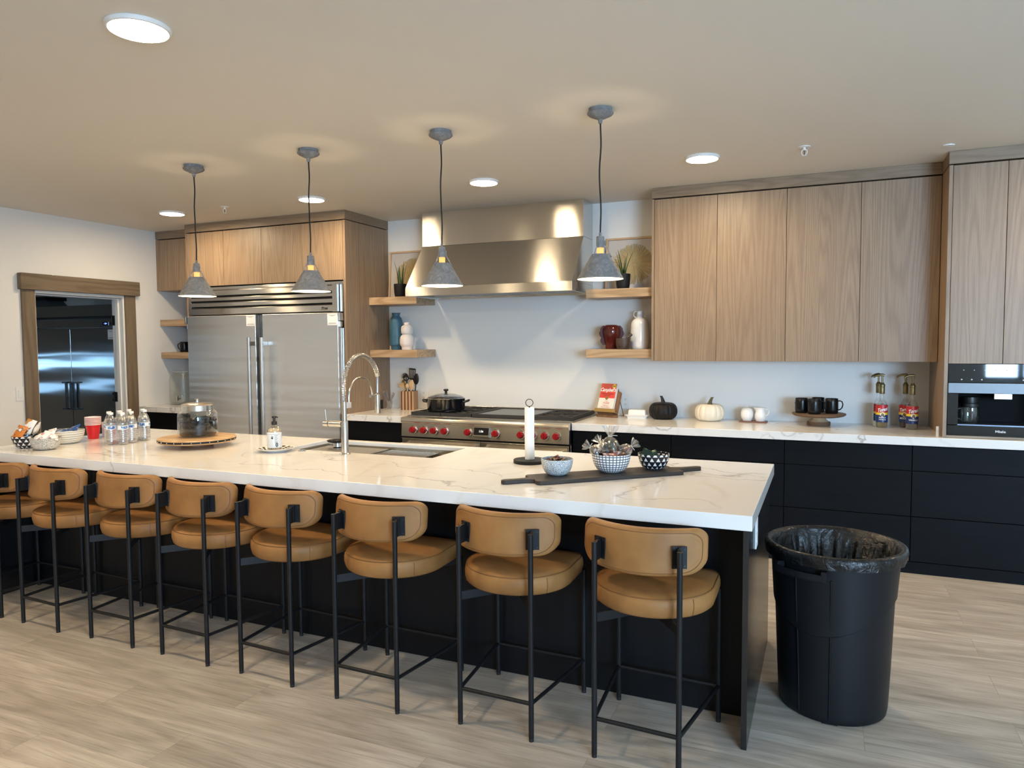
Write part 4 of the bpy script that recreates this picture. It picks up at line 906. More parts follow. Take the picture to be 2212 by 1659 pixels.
part(t, 'loose_sheet', MB().loft([[(.0262*cos(a)*(1+.02*sin(z*40)), .0262*sin(a), z) for z in [.003+.266*k/10 for k in range(11)]] for a in [radians(250+8*k) for k in range(9)]] , False, False, False), PAPER)
bc = Vector((-.150, -2.846, ZT)); ba = atan2(.496, .549)
t = thing('serving_board', 'long dark wooden board with two handles carrying three bowls', 'serving board', bc, ba)
hw, hl = .089, .372; ol = []
for sx in (1, -1):
    q = [(hl-.012, -hw), (hl, -hw+.012), (hl, -.052), (hl-.004, -.036), (hl+.02, -.022), (hl+.05, -.017), (hl+.125, -.019), (hl+.138, -.012), (hl+.142, 0), (hl+.138, .012), (hl+.125, .019), (hl+.05, .017), (hl+.02, .022), (hl-.004, .036), (hl, .052), (hl, hw-.012), (hl-.012, hw)]
    ol += [(x*sx, y*sx) for x, y in q]
part(t, 'plank', MB().prism(ol, 'z', 0, .019), DKB, bev=.004)
ZBD = ZT+.0192
bowl('candy_bowl', 'blue-grey speckled bowl on the left of the dark board', (-.343, -2.978, ZBD), .074, .038, .076, SPB, group='bowls on the dark board')
bowl('candy_bowl', 'white bowl with a fine dark grid in the middle of the dark board', (-.134, -2.808, ZBD), .091, .046, .087, GRD, group='bowls on the dark board')
bowl('candy_bowl', 'black bowl with white triangles at the right of the dark board', (.033, -2.652, ZBD), .075, .038, .074, TRI, group='bowls on the dark board')
W7 = wrapmat('dark_red_film', (.10,.02,.018), [(.25,.06,.04), (.02,.015,.015)], .5, 40); W8 = wrapmat('choc_film', (.035,.022,.018), [(.22,.08,.05), (.5,.4,.3)], .6, 40)
heap('wrapped_candy', 'dark red wrapped candy in the blue-grey speckled bowl', 'candy', 'candies in the speckled bowl on the board', [W7, W7, W8], [(-.343+.043*sqrt(k/14)*cos(k*2.4), -2.978+.043*sqrt(k/14)*sin(k*2.4), ZBD+.058+.006*sin(k*1.9)+(.012 if k < 3 else 0)) for k in range(14)], .030, .038, .016, 3)
one('candy_fill', MB().lathe([(0, .012), (.045, .016), (.062, .045), (.05, .054), (0, .058)], seg=32), W7, 'loose dark red candy lying under the wrapped candies in the speckled bowl', 'candy', (-.343, -2.978, ZBD), kind='stuff')
W9 = wrapmat('chocolate_foil', (.09,.035,.025), [(.5,.36,.2), (.7,.66,.6)], .54, 34); W10 = wrapmat('black_candy_film', (.025,.025,.03), [(.1,.1,.12), (.4,.42,.45)], .62, 40); W11 = wrapmat('rose_film', (.30,.11,.09), [(.45,.25,.2), (.6,.5,.45)], .55, 40)
heap('wrapped_chocolate', 'wrapped chocolate piece heaped in the grid bowl', 'candy', 'chocolates in the grid bowl', [W9, W10, W11, W9, W10], [(-.134+.06*sqrt((k+.3)/13)*cos(k*2.4+1), -2.808+.06*sqrt((k+.3)/13)*sin(k*2.4+1), ZBD+.080+.010*(1-k/13)+.004*sin(k*2.3)) for k in range(13)], .040, .048, .022, 6)
one('candy_fill', MB().lathe([(0, .012), (.05, .016), (.076, .05), (.06, .066), (0, .072)], seg=32), W9, 'loose chocolates lying under the wrapped ones in the grid bowl', 'candy', (-.134, -2.808, ZBD), kind='stuff')
W12 = wrapmat('dark_green_film', (.012,.03,.02), [(.03,.07,.045), (.16,.2,.1)], .55, 34)
heap('mint_packet', ['dark green mint packet standing at the left in the right triangle bowl', 'dark green mint packet leaning in the middle of the right triangle bowl', 'dark green mint packet lying low in the right triangle bowl', 'dark green mint packet at the back of the right triangle bowl'], 'candy', 'mints in the triangle bowl on the board', W12, [(.003, -2.672, ZBD+.066, (1.1, .4, .2)), (.035, -2.655, ZBD+.066, (.9, -.4, .5)), (.045, -2.665, ZBD+.05, (.3, .2, 1.1)), (.03, -2.62, ZBD+.055, (.5, .3, 2))], .05, .055, .014, 2)
def gift(loc, rot, s, label, fill):
    t = thing('cellophane_bag', label, 'gift bag', loc, 0, 'tied cellophane bags in the grid bowl'); t.rotation_euler = rot
    ph = loc[0]*40
    def fn(a, r, z): 
        lob = .13*sin(a*5+ph+z*30)+.08*abs(sin(a*9+z*60))+.03*sin(a*23) if z < .075*s else .38*sin(a*4+ph)+.2*sin(a*7)
        return r*(1+lob)
    b = MB(); b.open = True
    b.lathe([(0, 0), (.034*s, .001), (.043*s, .008*s), (.040*s, .03*s), (.030*s, .055*s), (.019*s, .068*s), (.008*s, .074*s), (.006*s, .078*s), (.010*s, .084*s), (.022*s, .102*s), (.031*s, .124*s)], seg=56, fn=fn)
    part(t, 'film', b, CELO, sharp=50)
    part(t, 'tie', MB().tube([(.0078*s*cos(a), .0078*s*sin(a), .076*s) for a in [2*pi*k/16 for k in range(16)]], .0016, 5, True).tube([(.006*s, 0, .076*s), (.02*s, .004, .08*s), (.034*s, .0, .079*s)], .0015, 5), M('cream_ribbon', (.72,.68,.58), .6))
    c = MB()
    for k in range(5): i0 = len(c.v); pp = pillow(.026*s, .032*s, .012*s); c.v += pp.v; c.f += [tuple(i+i0 for i in f) for f in pp.f]; c.xf(Matrix.Translation((.014*s*cos(k*1.3), .014*s*sin(k*1.3), (.014+.008*k)*s)) @ Matrix.Rotation(k*1.1, 4, 'X') @ Matrix.Rotation(k*.9, 4, 'Z'), i0)
    part(t, 'candies', c, fill, sharp=70)
gift((-.145, -2.800, ZBD+.086), (-.05, .03, .4), 1.05, 'clear tied cellophane bag standing tallest in the grid bowl', W12)
gift((-.186, -2.832, ZBD+.090), (.25, -1.0, .2), .66, 'clear cellophane bag leaning out left of the grid bowl', W9)
gift((-.178, -2.762, ZBD+.095), (-.5, -.75, .1), .64, 'clear cellophane bag leaning out at the back left of the grid bowl', W10)
gift((-.086, -2.785, ZBD+.090), (-.3, 1.0, .3), .70, 'clear cellophane bag leaning out right of the grid bowl', W11)

# ================================================================ left shelves
def vase(name, label, prof, loc, mat, parts=None, seg=48):
    t = thing(name, label, 'vase', loc); part(t, 'body', MB().lathe(prof, seg=seg), mat, sharp=50); return t
ZS = 1.4882; ZU = 1.9812
def fac(a, r, z): return r*(1+.016*cos(8*a))
t = thing('vase', 'tall matte blue vase on the lower shelf left of the hood', 'vase', (-3.0, -.15, ZS))
part(t, 'body', MB().lathe([(0, .002), (.040, .002), (.048, .0), (.052, .012), (.053, .030), (.060, .040), (.066, .046), (.067, .06), (.064, .20), (.060, .275), (.050, .305), (.037, .318), (.036, .330), (.040, .345), (.044, .352), (.040, .352), (.032, .330), (.0, .325)], seg=56, fn=lambda a, r, z: r*(1+(.016*cos(8*a) if .045 < z < .29 else 0))), BLUE, sharp=50)
t = thing('vase', 'white stacked gourd-shaped vase beside the blue vase', 'vase', (-2.862, -.18, ZS))
part(t, 'body', MB().lathe([(0, .002), (.046, .002), (.052, 0), (.053, .006), (.053, .024), (.056, .03), (.066, .042), (.0705, .06), (.0705, .095), (.066, .118), (.054, .136), (.044, .142), (.043, .145), (.052, .15), (.0565, .162), (.0565, .205), (.052, .220), (.035, .232), (.027, .236), (.027, .256), (.025, .258), (.021, .256), (.021, .236), (0, .235)], seg=48), CERM, sharp=50)
def aloe(loc, label, leaves, rp_):
    t = thing('aloe_plant', label, 'plant', loc, 0, 'aloes in black pots'); r = .058
    part(t, 'pot', MB().lathe([(0, .001), (.040, .001), (.046, 0), (.050, .008), (.056, .04), (.060, .105), (.060, .126), (.056, .126), (.055, .112), (0, .11)], seg=40), M('matte_black_pot', (.008,.008,.0085), .6, Specular_IOR_Level=.3))
    part(t, 'soil', MB().lathe([(0, .1125), (.05, .1125), (.0545, .1128), (.05, .116), (0, .119)], seg=20), M('dark_soil', (.03,.02,.014), .95, 0, .3, .5))
    for (bx, by, tx, ty, h, w, cv) in leaves:
        rings = []
        for k in range(11):
            s = k/10; ww = w*(1-s)**.75*(1 if s > .05 else .9)+.0006; x = bx+(tx-bx)*(s**cv); y = by+(ty-by)*(s**cv); z = .114+h*s
            ang = atan2(ty-by, tx-bx+1e-6)+pi/2; c, sn = cos(ang), sin(ang)
            jag = 1+.10*sin(k*pi)
            rings.append([(x+p*c*ww-q*sn*ww, y+p*sn*ww+q*c*ww, z) for p, q in ((-1, .05), (-.5, -.3), (0, -.42), (.5, -.3), (1, .05), (.5, .10), (0, .12), (-.5, .10))])
        part(t, 'leaf', MB().loft(rings), ALOE, sharp=70)
aloe((-2.905, -.22, ZU), 'potted aloe on the upper shelf left of the hood', [(-.02, 0, -.062, -.01, .235, .013, 2.2), (-.010, .012, -.022, .02, .19, .013, 1.3), (0, -.01, -.003, -.03, .17, .012, 1.2), (.018, 0, .045, .0, .225, .014, 1.4), (.022, .012, .06, .03, .20, .012, 1.6), (.006, .02, .012, .05, .17, .012, 1.4)], 1)
aloe((-.757, -.22, ZU), 'potted aloe on the upper shelf right of the hood', [(-.012, 0, -.062, .0, .20, .015, 1.3), (-.006, .012, -.052, .02, .225, .018, 1.4), (.012, 0, .038, .0, .185, .013, 1.3), (.02, -.008, .095, -.01, .205, .013, 1.5), (0, -.012, -.085, -.012, .17, .011, 1.2), (.0, .02, .01, .05, .17, .012, 1.3)], 2)
def picture(x0, x1, z1, label, cx, cz, rad, seed):
    t = thing('framed_art', label, 'picture', ((x0+x1)/2, -.057, ZU+.0015), 0, 'straw disc pictures on the upper shelves'); t.rotation_euler = (radians(-5.2), 0, 0)
    W_, H = x1-x0, z1-ZU; ox = (x0+x1)/2; f = .016
    m = MB().box(-W_/2, W_/2, -.011, .011, 0, f).box(-W_/2, W_/2, -.011, .011, H-f, H).box(-W_/2, -W_/2+f, -.011, .011, f, H-f).box(W_/2-f, W_/2, -.011, .011, f, H-f)
    part(t, 'frame', m, WDS, bev=.001)
    part(t, 'mount', MB().box(-W_/2+f, W_/2-f, .004, .009, f, H-f), M('linen_mount', (.52,.49,.46), .9, 0, .04, .2, 200))
    r = random.Random(seed); s = MB(); c0 = (cx-ox, cz-ZU)
    for k in range(240):
        a = 2*pi*k/240+r.uniform(-.03, .03); L = rad*r.uniform(.88, 1.0); r0 = r.uniform(.02, .22)*rad; b = r.uniform(-.06, .06)
        P = lambda q: (c0[0]+q*cos(a+b*q/L), .001-.004*r.random()*(1-q/rad), c0[1]+q*sin(a+b*q/L))
        s.tube([P(r0), P((r0+L)/2), P(L)], [.0019, .0027, .0025], 5)
    part(t, 'straw_disc', s, STRAW)
picture(-3.14, -2.66, 2.44, 'framed round straw art behind the aloe left of the hood', -2.885, 2.195, .175, 1)
picture(-.955, -.485, 2.432, 'framed round straw art behind the aloe right of the hood', -.718, 2.205, .175, 2)
# right lower shelf
t = thing('vase', 'glossy dark red vase with wavy ruffled sides on the lower right shelf', 'vase', (-.868, -.17, ZS))
part(t, 'body', MB().lathe([(0, .002), (.042, .002), (.048, 0), (.050, .006), (.053, .03), (.062, .075), (.0735, .125), (.076, .150), (.072, .178), (.060, .196), (.046, .203), (.042, .203), (.046, .196), (0, .19)], seg=56), REDG, sharp=50)
for s in (-1, 1):
    pr = []; n = 26
    for i in range(n+1):
        q = i/n; z = .035+.162*q; rb_ = .054+.024*sin(min(1, q*1.25)*pi/2) - (.032*max(0, q-.8)/.2); pr.append((s*(rb_+.006+.014*abs(sin(q*pi*2.6))*(1-.2*q)+.010), z))
    inner = [(s*.045, z) for x, z in pr]
    m = MB().loft([[(x, -.006, z) for x, z in pr] + [(x, -.006, z) for x, z in inner[::-1]], [(x, .006, z) for x, z in pr] + [(x, .006, z) for x, z in inner[::-1]]])
    part(t, 'ruffle', m, M('oxblood_ruffle', (.06,.012,.010), .5, Specular_IOR_Level=.25), bev=.002).rotation_euler = (0, 0, radians(24))
t = thing('mortar', 'small dark wooden mortar bowl before the red vase', 'mortar', (-.742, -.265, ZS))
part(t, 'bowl', MB().lathe([(0, 0), (.044, 0), (.050, .004), (.058, .03), (.061, .06), (.060, .088), (.056, .089), (.053, .08), (.045, .03), (0, .022)], seg=40), oak('dark_mortar_wood', 'z', (.012,.007,.005), (.045,.026,.018), (.09,.055,.04), .5, 20, across=22))
one('pestle', MB().tube([(.026, -.004, .028), (0.0, 0, .075), (-.03, .006, .105)][::-1], [.010, .008, .014], 14).tube([(-.0, 0, 0), (.0, 0, .001)], .001, 4) if False else MB().tube([(-.022, 0, .034), (-.005, 0, .050), (.03, 0, .085), (.062, .0, .112), (.070, 0, .119)], [.015, .012, .0085, .0125, .011], 16), M('dark_pestle_wood', (.055,.036,.026), .5, 0, .3), 'dark wooden pestle leaning in the small mortar', 'pestle', (-.742, -.265, ZS+.006), radians(15))
t = thing('vase', 'white ribbed bottle vase with two small ring handles', 'vase', (-.632, -.15, ZS))
rp2 = [(0, .002), (.060, .002), (.066, 0), (.069, .006)] + [(.072+.004*sin(k/13*pi)+(.0008 if k % 2 else -.0008), .012+.0135*k) for k in range(14)] + [(.070, .212), (.062, .232), (.048, .248), (.033, .257), (.026, .261), (.0255, .30), (.028, .312), (.026, .314), (.022, .310), (.021, .265), (0, .262)]
part(t, 'body', MB().lathe(rp2, seg=56), CER, sharp=60)
for s in (-1, 1): part(t, 'ring_handle', MB().tube([(s*(.034+.017*cos(a)), 0, .287+.024*sin(a)) for a in [2*pi*k/24 for k in range(24)]], .0042, 8, True).xf(Matrix.Rotation(radians(22), 4, 'Z')), CER)
# black mugs
def mug_proto(label, loc, rz, group):
    t = thing('coffee_mug', label, 'mug', loc, rz, group)
    part(t, 'cup', MB().lathe([(0, .002), (.036, .002), (.041, 0), (.044, .004), (.0465, .03), (.0462, .08), (.0445, .108), (.0430, .111), (.0412, .108), (.0425, .06), (.040, .008), (0, .007)], seg=40), MUG, sharp=50)
    part(t, 'handle', MB().tube([(.043, 0, .092), (.055, 0, .096), (.070, 0, .090), (.077, 0, .070), (.072, 0, .046), (.060, 0, .032), (.044, 0, .026)], .0055, 10, flat=.8), MUG)
    return t
mg = mug_proto('black mug at the left on the corner shelf beside the refrigerator', (-5.60, -.30, 1.4702), radians(195), 'black mugs on the corner shelf')
dup(mg, (-5.452, -.30, 1.4702), radians(200), 'black mug half hidden by the refrigerator on the corner shelf')
t = thing('drink_dispenser', 'textured clear glass drink dispenser on the corner counter', 'drink dispenser', (-5.50, -.42, ZT))
def sq(a, r, z):
    k = max(abs(cos(a)), abs(sin(a))); f = 1/k if r > .075 else 1; f = min(f, 1.18) if r > .075 else 1; return r*(.94*f)*(1+.006*sin(a*23+z*140))
p = MB(); p.open = True; p.lathe([(0, .018), (.10, .018), (.118, .024), (.123, .04)] + [(.124+.001*sin(k*2.1), .05+.0165*k) for k in range(14)] + [(.122, .285), (.115, .302), (.098, .312), (.089, .316), (.089, .334), (.092, .338), (.092, .346)], seg=64, fn=sq)
gm = NT('hammered_glass'); tr = gm.n('BsdfTransparent'); tr.inputs[0].default_value = (.95,.98,.97,1); gl = gm.n('BsdfGlossy'); gl.inputs['Roughness'].default_value = .05
bp_ = gm.n('Bump'); bp_.inputs['Strength'].default_value = .9; bp_.inputs['Distance'].default_value = .008; gm.l(gm.noise(gm.coord(), 75, 2), bp_.inputs['Height']); gm.l(bp_.outputs[0], gl.inputs['Normal']); lw = gm.n('LayerWeight'); lw.inputs[0].default_value = .4; gm.l(bp_.outputs[0], lw.inputs['Normal'])
mx = gm.n('MixShader'); gm.l(gm.math('MULTIPLY_ADD', lw.outputs['Facing'], .4, .08), mx.inputs[0]); gm.l(tr.outputs[0], mx.inputs[1]); gm.l(gl.outputs[0], mx.inputs[2]); gm.l(mx.outputs[0], gm.out.inputs[0])
part(t, 'jar', p, gm.m, sharp=70)
part(t, 'base_glass', MB().lathe([(0, 0), (.112, 0), (.120, .004), (.116, .016), (0, .0175)], seg=40, fn=sq), gm.m)
part(t, 'rim', MB().lathe([(.080, .346), (.0925, .346), (.0925, .352), (.080, .352), (.080, .346)], seg=40), NT('rim_glass').set(Base_Color=(.35,.4,.38), Roughness=.1).m)
part(t, 'tap', MB().cyl((.06, -.105, .07), (.075, -.15, .07), .010, 12).cyl((.075, -.150, .05), (.075, -.150, .105), .009, 12), CHR)

# ================================================================ counter left of the range
t = thing('cutlery_cup', 'small clear plastic cup of disposable cutlery by the oak panel', 'cup', (-3.085, -.165, ZT))
p = MB(); p.open = True; p.lathe([(0, .003), (.024, .003), (.026, 0), (.036, .078), (.037, .08)], seg=28); part(t, 'cup', p, clear('cloudy_plastic', (.85,.86,.88), .5, .15), sharp=60)
PC = clear('cutlery_plastic', (.72,.73,.76), .75, .2)
for k, (a, tl) in enumerate(((2.6, .55), (2.9, .62), (3.3, .50), (3.6, .58), (.1, .55), (.4, .48), (2.2, .45))):
    kn = k >= 4 and k < 6
    m = MB().loft([[(-.004, -.001, 0), (.004, -.001, 0), (.004, .001, 0), (-.004, .001, 0)], [(-.004, -.001, .10), (.004, -.001, .10), (.004, .001, .10), (-.004, .001, .10)], [(-.008, -.001, .125), (.009, -.001, .125), (.009, .001, .125), (-.008, .001, .125)], [(-.006, -.001, .17), (.008 if kn else .006, -.001, .16), (.008 if kn else .006, .001, .16), (-.006, .001, .17)]])
    if not kn:
        for q in (-.005, 0, .005): m.box(q-.0012, q+.0012, -.001, .001, .165, .178)
    o = one('plastic_knife' if kn else 'plastic_fork', m, PC, 'clear plastic knife leaning right in the cutlery cup' if kn else 'clear plastic fork leaning in the cutlery cup', 'cutlery', (-3.085+.012*cos(a+pi), -.165+.012*sin(a+pi), ZT+.008), group='plastic cutlery in the clear cup', rot=(0, tl*cos(a), 0)); o.rotation_euler = (-.3*sin(a)*tl, .85*tl*cos(a), 0)
BX, BY = -2.875, -.13
t = thing('utensil_block', 'square striped wood utensil holder beside the range', 'utensil holder', (BX, BY, ZT), radians(12))
h = .064; part(t, 'box', MB().box(-h, h, -h, -h+.01, 0, .178).box(-h, h, h-.01, h, 0, .178).box(-h, -h+.01, -h+.01, h-.01, 0, .178).box(h-.01, h, -h+.01, h-.01, 0, .178).box(-h+.01, h-.01, -h+.01, h-.01, 0, .01), m_stripewood())
def utensil(name, label, base, top, headfn, hm, sm=None, r=.0055, cat='utensil'):
    # stick from base to top (room coordinates); the head is drawn in a frame whose z runs along the stick
    a, b = Vector(base), Vector(top); d = (b-a).normalized(); x = Vector((1, 0, 0)); x = (x-d*x.dot(d)).normalized(); y = d.cross(x)
    Mx = Matrix(((x.x, y.x, d.x, 0), (x.y, y.y, d.y, 0), (x.z, y.z, d.z, 0), (0,0,0,1)))
    t = thing(name, label, cat, a, 0, 'utensils in the striped holder'); L = (b-a).length
    part(t, 'handle', MB().tube([(0, 0, 0), (0, 0, L)], r, 10).xf(Mx), sm or hm); m = MB(); headfn(m); m.map(lambda p: Mx @ Vector((p.x, p.y, p.z+L-.004))); part(t, 'head', m, hm, sharp=50)
def spoonhead(w, L, th=.006):
    def f(m):
        rg = []
        for k in range(13):
            s = k/12; ww = max(.0045, w*sin(pi*min(.999, s*.93+.07))**.6); rg.append([(ww*cos(2*pi*i/14), th*sin(2*pi*i/14)-.006*sin(pi*s), s*L) for i in range(14)])
        m.loft(rg)
    return f
def slots(f0, n, w, z0, z1, y):
    return f0
def turner(w, L):
    def f(m):
        m.loft([[(-.008, -.002, 0), (.008, -.002, 0), (.008, .002, 0), (-.008, .002, 0)], [(-w*.8, -.006, .025), (w*.8, -.006, .025), (w*.8, -.002, .025), (-w*.8, -.002, .025)]])
        n = 5; bw = 2*w/(2*n-1)
        for i in range(n): m.box(-w+2*i*bw, -w+(2*i+1)*bw, -.006, -.002, .025, L-.014)
        m.box(-w, w, -.006, -.002, L-.014, L).box(-w, w, -.006, -.002, .018, .03)
    return f
def claw(m):
    for i in range(9):
        a = pi*(i/8)-pi*.0; m.tube([(.012*cos(a), 0, .045+.010*sin(a)), (.030*cos(a), -.004, .05+.032*sin(a)), (.036*cos(a), -.018, .052+.040*sin(a))], [.004, .0038, .003], 6)
    m.tube([(0, 0, 0), (0, 0, .03)], .008, 8)
    for s in (-1, 1): m.tube([(0, 0, .01), (s*.024, -.002, .03), (s*.026, -.003, .055), (s*.010, -.002, .075)], .006, 6)
    m.box(-.004, .004, -.003, .003, .02, .085)
def flat(w, L, th=.004):
    def f(m): m.loft([[(-.006, -th/2, 0), (.006, -th/2, 0), (.006, th/2, 0), (-.006, th/2, 0)], [(-w, -th/2, .014), (w, -th/2, .014), (w, th/2, .014), (-w, th/2, .014)], [(-w*1.05, -th/2, L), (w*.95, -th/2, L), (w*.95, th/2, L), (-w*1.05, th/2, L)]])
    return f
B0 = (BX, BY, ZT+.012)
utensil('ladle', 'brass coloured ladle tipping out at the left of the utensil holder', (BX+.02, BY+.02, ZT+.012), (BX-.064, BY+.02, ZT+.235), spoonhead(.022, .055), BRZ)
utensil('wooden_spatula', 'flat wooden spatula at the left in the utensil holder', (BX+.02, BY-.02, ZT+.012), (BX-.045, BY-.05, ZT+.215), flat(.026, .045), WDL, WDS)
utensil('pasta_server', 'black toothed pasta server in the utensil holder', (BX+.01, BY+.02, ZT+.012), (BX-.028, BY, ZT+.265), claw, BPL)
utensil('wooden_spoon', 'short rounded wooden spoon at the front of the utensil holder', (BX, BY-.03, ZT+.012), (BX+.005, BY-.045, ZT+.205), spoonhead(.019, .05), WDS)
utensil('slotted_turner', 'black slotted turner standing tallest in the utensil holder', (BX, BY+.03, ZT+.012), (BX+.024, BY+.015, ZT+.275), turner(.036, .125), BPL, NKL)
utensil('slotted_spoon', 'wooden slotted spoon at the right in the utensil holder', (BX+.01, BY-.02, ZT+.012), (BX+.045, BY-.04, ZT+.20), spoonhead(.031, .095, .004), WDS)
utensil('black_spoon', 'black spoon behind the wooden slotted spoon', (BX+.02, BY+.04, ZT+.012), (BX+.055, BY+.03, ZT+.245), spoonhead(.032, .105), BPL)
# pot on the range
ZG = .9525
t = thing('cooking_pot', 'wide black pot with a glass lid on the left burners of the range', 'pot', (-2.275, -.50, ZG))
part(t, 'pot', MB().lathe([(0, 0), (.150, 0), (.160, .005), (.165, .02), (.168, .105), (.171, .108), (.1685, .110), (.164, .106), (.160, .02), (0, .008)], seg=56), NT('black_enamel').set(Base_Color=(.006,.007,.010), Roughness=.12).m, sharp=50)
p = MB(); p.open = True; p.lathe([(.165, .113), (.158, .120), (.13, .134), (.08, .148), (.03, .154), (0, .155)], seg=56)
l = part(t, 'lid', p, clear('lid_glass', (.72,.74,.75), .6, .08), sharp=60)
sub(l, t, 'lid_rim', MB().lathe([(.160, .1105), (.1705, .1105), (.1715, .113), (.168, .1165), (.161, .116), (.160, .1105)], seg=56), CHR)
sub(l, t, 'knob', MB().lathe([(0, .1555), (.012, .1555), (.013, .160), (.010, .166), (.012, .172), (.021, .178), (.0225, .186), (.018, .192), (0, .194)], seg=24), BPL)
for s in (-1, 1):
    a0 = radians(12); hd = MB().tube([Vector((s*.163, -.045, .082)), Vector((s*.190, -.040, .086)), Vector((s*.205, -.02, .094)), Vector((s*.207, 0, .096)), Vector((s*.205, .02, .094)), Vector((s*.190, .040, .086)), Vector((s*.163, .045, .082))], [.009, .010, .009, .009, .009, .010, .009], 10).xf(Matrix.Rotation(a0, 4, 'Z'))
    hh = part(t, 'handle', hd, BPL)
    sub(hh, t, 'rivet', MB().ball((s*.168, -.043, .080), .008, seg=10, rows=6).ball((s*.168, .043, .080), .008, seg=10, rows=6).xf(Matrix.Rotation(a0, 4, 'Z')), CHR)

# ================================================================ counter right of the range
# cookbook on its stand: drawn leaning in its own frame, facing the island and turned a little to the left
rzb = radians(-19)
t = thing('book_stand', 'brown wooden book stand with a brass ledge right of the range', 'book stand', (-.90, -.20, ZT), rzb)
tl = Matrix.Translation((0, 0, .012)) @ Matrix.Rotation(radians(-19), 4, 'X')
part(t, 'back_board', MB().prism([(-.10, 0), (.10, 0), (.10, .205), (.088, .215), (.07, .218), (.06, .24), (.04, .245), (-.04, .245), (-.06, .24), (-.07, .218), (-.10, .205)], 'y', 0, .014).xf(tl), WDM, bev=.002)
part(t, 'ledge', MB().box(-.105, .105, -.045, -.001, .022, .028).box(-.105, .105, -.049, -.045, .022, .052).xf(tl), BRZ, bev=.001)
part(t, 'foot', MB().box(-.10, .10, -.012, .02, 0, .022), WDM, bev=.002)
part(t, 'easel_leg', MB().tube([(-.07, .082, .16), (-.07, .15, .0035), (.07, .15, .0035), (.07, .082, .16)], .003, 8), BMET)
t = thing('cookbook', 'red and white cookbook propped on the wooden book stand', 'book', (-.90, -.20, ZT), rzb)
bx = Matrix.Translation((0, 0, .012)) @ Matrix.Rotation(radians(-19), 4, 'X') @ Matrix.Translation((-.012, -.003, .0285))
cw, chh, th = .0775, .245, .026
part(t, 'cover', MB().box(-cw, cw, -th-.002, -th+.0005, 0, chh).box(-cw, cw, -.0025, -.0005, 0, chh).box(-cw, -cw+.002, -th, -.0025, 0, chh).xf(bx), M('cream_cover', (.76,.72,.66), .4, 0, .02))
part(t, 'pages', MB().box(-cw+.0025, cw-.004, -th+.001, -.003, .003, chh-.003).xf(bx), M('page_edges', (.74,.73,.72), .8))
part(t, 'red_panel', MB().box(-cw+.0005, cw-.0005, -th-.0028, -th-.0021, .118, chh-.0005).xf(bx), M('cover_red', (.62,.03,.02), .35, 0, .03))
Fb = lambda y0: (lambda x, y: bx @ Vector((x, -th-.0031-.0002*y0, y)))
def shift(f, dx, dz, k=1): return lambda x, y: f(dx+x*k, dz+y)
tx = MB(); text(tx, "Campbell's", .044, shift(Fb(0), -.004, .176, .80), .38, .0012); o_ = part(t, 'title', tx, WHT)
tx = MB(); text(tx, 'CREATIVE COOKING', .0125, shift(Fb(0), 0, .151), 0, .0005); text(tx, 'WITH SOUP', .0125, shift(Fb(0), 0, .136), 0, .0005); part(t, 'subtitle', tx, M('dark_red_ink', (.10,.006,.004), .5))
tx = MB(); text(tx, 'Over', .013, shift(Fb(0), 0, .088), .3); text(tx, '19,000', .025, shift(Fb(0), 0, .066)); text(tx, 'Delicious', .015, shift(Fb(0), 0, .048), .3); text(tx, 'Mix and Match', .015, shift(Fb(0), 0, .033), .2); text(tx, 'Recipes', .014, shift(Fb(0), 0, .018), .2); part(t, 'cover_text', tx, M('red_ink', (.45,.02,.02), .5))
def disc(c, r, f, sx=1, n=24): m = MB(); m.v += [f(c[0]+r*sx*cos(2*pi*i/n), c[1]+r*sin(2*pi*i/n)) for i in range(n)]; m.face(range(n)); return m
part(t, 'medal', disc((0, .118), .0155, Fb(1)), M('medal_gold', (.22,.15,.04), .4, .5))
part(t, 'yellow_badge', disc((.054, .224), .0165, Fb(1), 1.15), M('badge_yellow', (.80,.60,.03), .4))
tx = MB(); text(tx, 'NEW', .0135, shift(Fb(2), .054, .2195), 0, .0006); part(t, 'badge_text', tx, INK)
# butter dish, pumpkins
t = thing('butter_dish', 'white lidded butter dish between the book stand and the black pumpkin', 'butter dish', (-.648, -.155, ZT))
part(t, 'tray', MB().loft([[(x*s, y*s2, z) for x, y in rrect(.185, .095, .015)] for s, s2, z in ((.88, .8, 0), (.90, .82, .012), (1.08, 1.05, .021), (1.10, 1.08, .025), (1.04, 1.0, .026))]), CER, sharp=50)
part(t, 'cover', MB().loft([[(x*s, y*s2, z) for x, y in rrect(.150, .074, .014)] for s, s2, z in ((1, 1, .0262), (.985, .97, .04), (.95, .9, .060), (.90, .80, .067), (.75, .6, .069))]), CER, sharp=50)
def pumpkin(loc, label, mat, smat, r, h, tip):
    t = thing('pumpkin', label, 'pumpkin', loc, 0, 'decorative pumpkins')
    n = 14; pr = [(0, .012)] + [((r*(.30+.70*sin(pi*(.06+.90*k/16))**.62)), h*(.5-.5*cos(pi*(.02+.95*k/16)))) for k in range(17)] + [(.02, h*.955), (0, h*.94)]
    def fn(a, rr, z): return rr*(1-.055*abs(cos(a*n/2))**6 + .012*sin(a*3+tip)) if rr > .025 else rr
    part(t, 'body', MB().lathe(pr, seg=n*10, fn=fn), mat, sharp=70)
    s = MB(); rg = []
    for k in range(9):
        q = k/8; rr = .018*(1.25-.75*q**.5)+.003*(q > .9); rg.append([(tip*q*q*.9+rr*(1+.14*cos(5*b))*cos(b), rr*(1+.14*cos(5*b))*sin(b), h*.94+.062*q) for b in [2*pi*i/30 for i in range(30)]])
    part(t, 'stem', s.loft(rg), smat, sharp=60)
